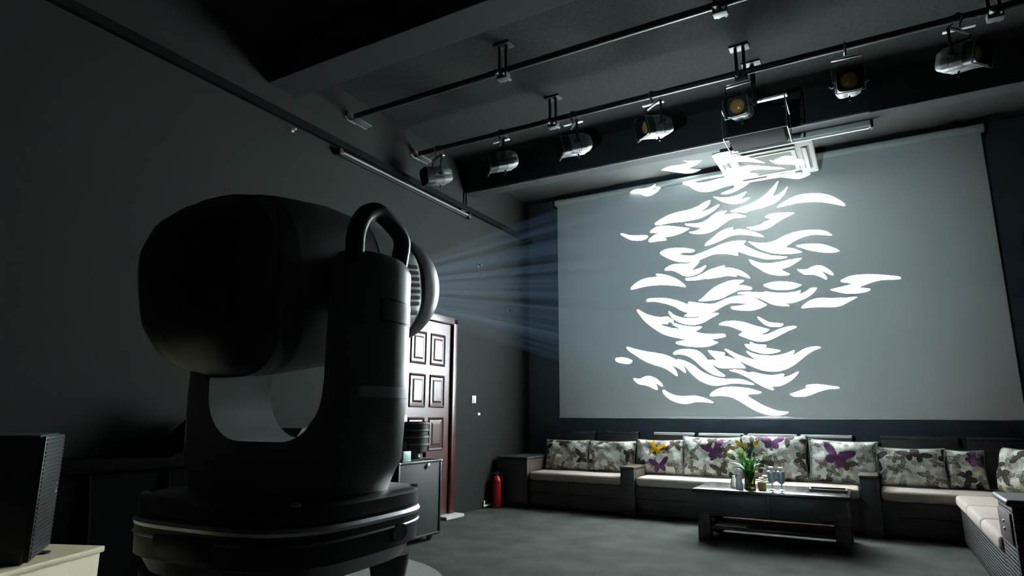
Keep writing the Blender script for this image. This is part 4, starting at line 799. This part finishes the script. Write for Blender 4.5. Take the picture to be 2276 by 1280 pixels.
sofa('wooden_sofa', 'long dark wooden sofa in the middle behind the coffee table', -2.37, -.16, [(-2.53, -2.37, .54, 'arm_wood'), (-.16, .0, .56, 'arm_wood')],
     [(-2.34, -1.86, 'white_metal'), (-1.80, -1.30, 'white_metal'), (-1.25, -.74, 'white_metal'), (-.70, -.20, 'white_metal')])
sofa('wooden_sofa', 'dark wooden corner sofa joining the long sofa to the right hand sofa', .0, 1.50, [], [(.06, .72, 'sofa_wood'), (.78, 1.44, 'sofa_wood')])
# right hand sofa, facing -x, with wicker front
t = thing('wicker_sofa', 'wicker fronted sofa along the right side, nearest the camera', 'sofa', (.58, 4.55, 0))
O('wicker_front', box(BM(), .02, .06, .15, 2.36, .03, .33, .006), 'wicker', t)
O('base', box(BM(), .06, .86, .15, 2.36, .03, .33, .006), 'sofa_wood', t)
for y0, y1 in ((.16, .88), (.885, 1.62), (1.625, 2.355)):
    O('seat_pad', box(BM(), -.01, .80, y0, y1, .33, .43, .035, 4), 'seat_fabric', t)
O('back_frame', box(BM(), .80, .92, .0, 2.36, .03, .80, .01), 'sofa_wood', t)
ar = O('arm', box(BM(), .01, .92, -.28, .14, 0, .64, .012), 'wicker', t)
O('arm_top', box(BM(), -.01, .93, -.30, .15, .64, .675, .012, 3), 'sofa_wood', ar)
O('arm_inlay', box(BM(), 0, .012, -.25, .11, .44, .60, .004), 'arm_wood', ar)
for z in (.50, .54): O('stud', lathe(BM(), [(.010, 0), (.008, .006), (.003, .009)], 10, Matrix.Translation((0, -.07, z)) @ Matrix.Rotation(R(-90), 4, 'Y')), 'silver', ar)

# ------------------------------------------------------------------ butterfly cushions
PURPLE, ORANGE, MAUVE = (.12, .04, .11), (.80, .36, .02), (.13, .05, .12)
UVK = 2.2
def cushion(label, x, y, z, w, h, accents, rz=0, lean=14, th=.17, puff=1.0, seed=0, tilt=0):
    n = 22; m = butterfly('butterfly_print', 1.0+seed*.77, [(u*w*UVK, v*h*UVK, sz, tn, c) for u, v, sz, tn, c in accents]); rnd = random.Random(seed); bm = BM(); uvl = bm.loops.layers.uv.new('uv'); V = {}
    ph = [rnd.uniform(0, 6.28) for _ in range(4)]
    for s in (1, -1):
        for i in range(n+1):
            for j in range(n+1):
                u, v = i/n*2-1, j/n*2-1
                edge = (i in (0, n)) or (j in (0, n))
                if s == -1 and edge: V[(s, i, j)] = V[(1, i, j)]; continue
                e = max(0, (1-u**4))*max(0, (1-v**4))
                tk = th/2*(e**.5)*puff
                pin = .045*(u*u*v*v) # corners drawn in a little, sides pulled in between
                sx = u*(w/2)*(1-.03*(1-v*v)*abs(u)+pin); sz = v*(h/2)*(1-.03*(1-u*u)*abs(v)+pin)
                wr = .010*e*(math.sin(5*u+3*v+ph[0])+math.sin(-4*u+6*v+ph[1]))+.006*e*math.sin(11*u+9*v+ph[2])
                V[(s, i, j)] = bm.verts.new((sx, -s*tk+wr*(1 if s > 0 else .3), sz))
    for s in (1, -1):
        for i in range(n):
            for j in range(n):
                ids = [(i, j), (i+1, j), (i+1, j+1), (i, j+1)]
                f = bm.faces.new([V[(s, *k)] for k in (ids if s > 0 else ids[::-1])])
                for lp, k in zip(f.loops, (ids if s > 0 else ids[::-1])): lp[uvl].uv = ((k[0]/n)*w*UVK, (k[1]/n)*h*UVK)
    t = thing('butterfly_cushion', label, 'cushion', (x, y, z), R(rz), 'butterfly print cushions on the sofas')
    M_ = Matrix.Rotation(R(-lean), 4, 'X') @ Matrix.Rotation(R(tilt), 4, 'Y') @ Matrix.Translation((0, 0, h/2))
    cv = O('cover', bm, m, t, M=M_, angle=180)
    pts = [(math.copysign(1, 0), 0)]
    pp = []
    for k in range(n): pp.append(V_edge(w, h, k/n*2-1, -1))
    for k in range(n): pp.append(V_edge(w, h, 1, k/n*2-1))
    for k in range(n): pp.append(V_edge(w, h, 1-k/n*2, 1))
    for k in range(n+1): pp.append(V_edge(w, h, -1, 1-k/n*2))
    O('piping', tube(BM(), [M_ @ Vector(p) for p in pp], .005, 6), m, t)
    return t
def V_edge(w, h, u, v):
    pin = .045*(u*u*v*v); return (u*(w/2)*(1-.03*(1-v*v)*abs(u)+pin), 0, v*(h/2)*(1-.03*(1-u*u)*abs(v)+pin))
CY = 7.42
cushion('grey butterfly cushion at the far left end, beside the wide sofa arm', -3.43, CY, .43, .58, .37, [], seed=1)
cushion('grey butterfly cushion second from left, on the short sofa', -2.83, CY+.005, .43, .60, .37, [], seed=2)
cushion('cushion with an orange butterfly, at the left end of the long sofa', -2.22, CY, .43, .56, .40, [(.45, .74, .50, 15, ORANGE), (.52, .24, .55, -10, PURPLE)], seed=3, rz=3)
cushion('purple butterfly cushion behind the tulips, left of the tallest cushion', -1.62, CY, .43, .64, .44, [(.56, .66, .62, -20, PURPLE)], seed=4, puff=1.1)
cushion('tallest butterfly cushion, right behind the glass jars on the long sofa', -.965, CY-.01, .43, .65, .47, [(.50, .84, .58, 5, PURPLE)], seed=5, puff=1.1)
cushion('cushion with a large purple butterfly at the right end of the long sofa', -.31, CY, .43, .62, .43, [(.42, .60, .72, 20, PURPLE)], seed=9, tilt=2, puff=1.1)
cushion('wide dark butterfly cushion just right of the second wooden sofa arm', .29, CY, .43, .57, .37, [], seed=7)
cushion('brown butterfly cushion in the corner, left of the upright round edged one', .735, CY+.02, .43, .30, .36, [(.72, .72, .42, 60, MAUVE)], seed=8, rz=-3)
cushion('pale butterfly cushion turned sideways in the sofa corner', 1.08, 7.20, .43, .40, .40, [], seed=10, rz=-52, puff=1.3)
cushion('butterfly cushion at the right picture edge, on the wicker sofa', 1.24, 6.62, .43, .52, .44, [], seed=11, rz=-80, puff=1.3)

# ------------------------------------------------------------------ coffee table and what stands on it
TX0, TX1, TY0, TY1, TH = -1.50, -.22, 6.02, 6.70, .45
t = thing('coffee_table', 'dark glossy wooden coffee table with lower shelf', 'coffee table', ((TX0+TX1)/2, (TY0+TY1)/2, 0)); hx, hy = (TX1-TX0)/2, (TY1-TY0)/2
O('table_top', box(BM(), -hx, hx, -hy, hy, TH-.035, TH, .006), 'table_wood', t)
O('apron', box(BM(), -hx+.03, hx-.03, -hy+.03, hy-.03, .22, TH-.035, .004), 'sofa_wood', t)
for s in (-1, 1):
    O('drawer_front', box(BM(), .01 if s > 0 else -hx+.14, hx-.14 if s > 0 else -.01, -hy+.02, -hy+.035, .235, TH-.05, .004), 'sofa_wood', t)
    for q in (-1, 1): O('leg', box(BM(), s*(hx-.08)-.055, s*(hx-.08)+.055, q*(hy-.08)-.055, q*(hy-.08)+.055, 0, .23, .006), 'sofa_wood', t)
O('shelf', box(BM(), -hx+.05, hx-.05, -hy+.05, hy-.05, .10, .13, .004), 'shelf_wood', t)
tag(O('paper_sheet', box(BM(), -1.33, -1.06, 6.08, 6.27, .131, .138, .002, M=Matrix.Identity(4)), 'paper_white'), 'white paper stack on the coffee table shelf', 'paper')
t = thing('serving_tray', 'flat dark tray lying on the right end of the coffee table', 'tray', (-.40, 6.42, TH), R(4))
O('tray_floor', box(BM(), -.14, .14, -.10, .10, 0, .006, .002), 'sofa_wood', t); rm = BM(); ring_rect(rm, .15, .11, .138, .098, 0, .022); O('tray_rim', rm, 'sofa_wood', t, smooth=False)

VX, VY = -1.02, 6.19
t = thing('glass_vase', 'olive tinted glass vase holding the yellow tulips', 'vase', (VX, VY, TH))
O('glass', lathe(BM(), [(.046, .0), (.048, .006), (.046, .05), (.044, .12), (.050, .168), (.047, .168), (.041, .12), (.042, .03), (.004, .022)], 28, cap=True), 'vase_glass', t)
O('pebbles', lathe(BM(), [(.036, .024), (.040, .04), (.034, .055), (.01, .058)], 16), 'pot_ochre', t)
def tulip(dx, dy, h, m, label, open_=1.0):
    t = thing('tulip', label, 'flower', (VX, VY, TH+.03), group='tulips in the vase')
    tip = Vector((dx, dy, h)); mid = Vector((dx*.25, dy*.25, h*.6))
    ps = [Vector((0, 0, 0)).lerp(mid, k/4) for k in range(4)]+[mid.lerp(tip, k/5)+Vector((0, 0, .012*math.sin(math.pi*k/5))) for k in range(6)]
    O('stem', tube(BM(), ps, .0035, 6), 'leaf_green', t)
    d = (tip-mid).normalized(); q = d.to_track_quat('Z', 'Y').to_matrix().to_4x4(); Mb = Matrix.Translation(tip) @ q
    for k in range(6):
        bm = BM(); rows = []
        for i in range(6):
            v = i/5; r = (.018*math.sin(math.pi*(.12+.78*v))+.004)*open_; z = .052*v; wd = .016*math.sin(math.pi*min(.97, .15+.85*v))**.7+.0008
            rows.append([bm.verts.new((r*math.cos(a_*wd/max(r, .004)), r*math.sin(a_*wd/max(r, .004)), z)) for a_ in (-1, -.5, 0, .5, 1)])
        for a_, b2 in zip(rows, rows[1:]):
            for j in range(4): bm.faces.new((a_[j], a_[j+1], b2[j+1], b2[j]))
        o = O('petal', bm, m, t, M=Mb @ Matrix.Rotation(k*R(60), 4, 'Z') @ Matrix.Scale(1 if k % 2 else .94, 4), angle=180)
        sm = o.modifiers.new('thickness', 'SOLIDIFY'); sm.thickness = .0012
    return t
def leaf(t, dx, dy, h, w, m, bend=.03):
    bm = BM(); a = Vector((0, 0, .02)); rows = []; side = Vector((-dy, dx, 0)).normalized() if (dx or dy) else Vector((1, 0, 0))
    for i in range(9):
        v = i/8; p = Vector((dx*v**1.6, dy*v**1.6, .02+h*math.sin(v*math.pi*.5)-bend*v*v)); ww = w*math.sin(math.pi*min(.985, .12+.86*v))
        rows.append([bm.verts.new(p+side*s*ww+Vector((0, 0, abs(s)*ww*.35))) for s in (-1, 0, 1)])
    for r0_, r1_ in zip(rows, rows[1:]):
        for j in range(2): bm.faces.new((r0_[j], r0_[j+1], r1_[j+1], r1_[j]))
    o = O('leaf', bm, m, t, angle=180); sm = o.modifiers.new('thickness', 'SOLIDIFY'); sm.thickness = .0012
TUL = [(-.145, -.01, .255, 'tulip_pale', 'pale yellow tulip leaning farthest left out of the vase'), (-.115, -.03, .315, 'tulip_yellow', 'yellow tulip bending left above the pale one'),
       (-.07, .0, .355, 'tulip_yellow', 'tall yellow tulip, left of the middle of the bunch'), (-.015, -.02, .335, 'tulip_yellow', 'orange yellow tulip in the middle of the bunch'),
       (.065, .0, .355, 'tulip_yellow', 'yellow tulip standing tallest on the right of the bunch'), (.135, -.02, .245, 'tulip_pale', 'pale greenish tulip drooping right beside the jars'),
       (-.06, .04, .285, 'tulip_pale', 'pale half hidden tulip at the back of the bunch')]
tulips = [tulip(dx, dy, h, m_, lab) for dx, dy, h, m_, lab in TUL]; leaf_i = 0
for dx, dy, h, w, m_ in ((-.12, -.05, .29, .046, 'leaf_green'), (-.06, -.07, .25, .044, 'leaf_green'), (.15, -.02, .31, .030, 'leaf_green'), (.09, -.06, .24, .036, 'leaf_green'), (.02, -.07, .21, .038, 'leaf_dark'), (-.17, .0, .20, .036, 'leaf_green'), (.12, .05, .20, .034, 'leaf_dark'), (-.03, .06, .24, .034, 'leaf_dark'), (-.13, -.07, .17, .032, 'leaf_dark'), (.15, -.05, .17, .030, 'leaf_green')):
    leaf(tulips[leaf_i % 7], dx, dy, h, w, m_); leaf_i += 1

def bottle(x, y, label, h, stopper):
    t = thing('white_bottle', label, 'bottle', (x, y, TH), group='white bottles left of the vase')
    O('body', lathe(BM(), [(.030, 0), (.034, .006), (.033, h*.35), (.026, h*.62), (.014, h*.82), (.012, h*.9), (.014, h*.92), (.010, h*.93)], 24), 'ceramic_white', t)
    if stopper: O('stopper', lathe(BM(), [(.010, h*.92), (.026, h*.95), (.028, h*1.0), (.018, h*1.16), (.006, h*1.22)], 20), 'table_glass', t)
bottle(-1.175, 6.27, 'squat white ceramic bottle farthest left on the coffee table', .115, False)
bottle(-1.115, 6.19, 'white ceramic bottle with a glass stopper, left of the vase', .145, True)
bottle(-1.065, 6.31, 'slim white bottle partly hidden behind the vase', .14, False)
t = thing('flower_pot', 'little ochre pot with cream blossoms beside the vase', 'flower pot', (-.925, 6.23, TH))
O('pot', lathe(BM(), [(.030, 0), (.036, .01), (.038, .06), (.034, .064), (.030, .05), (.004, .048)], 24), 'pot_ochre', t)
for i, (dx, dy, z) in enumerate(((-.03, -.012, .082), (.012, -.022, .078), (.040, .0, .088), (.028, .01, .118), (-.005, .012, .098), (.055, -.01, .062))):
    bm = BM()
    for k in range(5):
        a = k*R(72)+i; lathe(bm, [(.003, -.006), (.011, 0), (.010, .005), (.003, .008)], 8, Matrix.Translation((dx+.013*math.cos(a), dy+.013*math.sin(a), z)) @ Matrix.Rotation(R(25), 4, 'X'))
    O('blossom', bm, 'petal_cream', t)
O('stems', tube(BM(), [(0, 0, .04), (.01, 0, .08), (.028, .01, .112)], .003, 6), 'leaf_dark', t)
def jar(x, y, label):
    t = thing('footed_jar', label, 'glass jar', (x, y, TH), group='footed glass jars on the coffee table')
    O('foot', lathe(BM(), [(.036, 0), (.037, .004), (.020, .011), (.008, .016), (.006, .05), (.010, .062)], 24), 'table_glass', t)
    O('bowl', lathe(BM(), [(.008, .060), (.022, .068), (.031, .085), (.033, .155), (.030, .158), (.029, .09), (.018, .074)], 24, cap=False), 'table_glass', t)
    ld = O('lid', lathe(BM(), [(.035, .156), (.034, .166), (.022, .174), (.020, .19)], 24), 'table_glass', t)
    O('lid_knob', lathe(BM(), [(.018, .19), (.023, .194), (.022, .203), (.010, .206)], 20), 'white_plastic', ld)
    O('foot_plate', lathe(BM(), [(.034, -.0), (.036, .003), (.012, .006)], 24), 'ceramic_white', t)
jar(-.835, 6.20, 'footed clear glass jar nearer the tulip vase'); jar(-.755, 6.20, 'footed clear glass jar on the right of the pair')
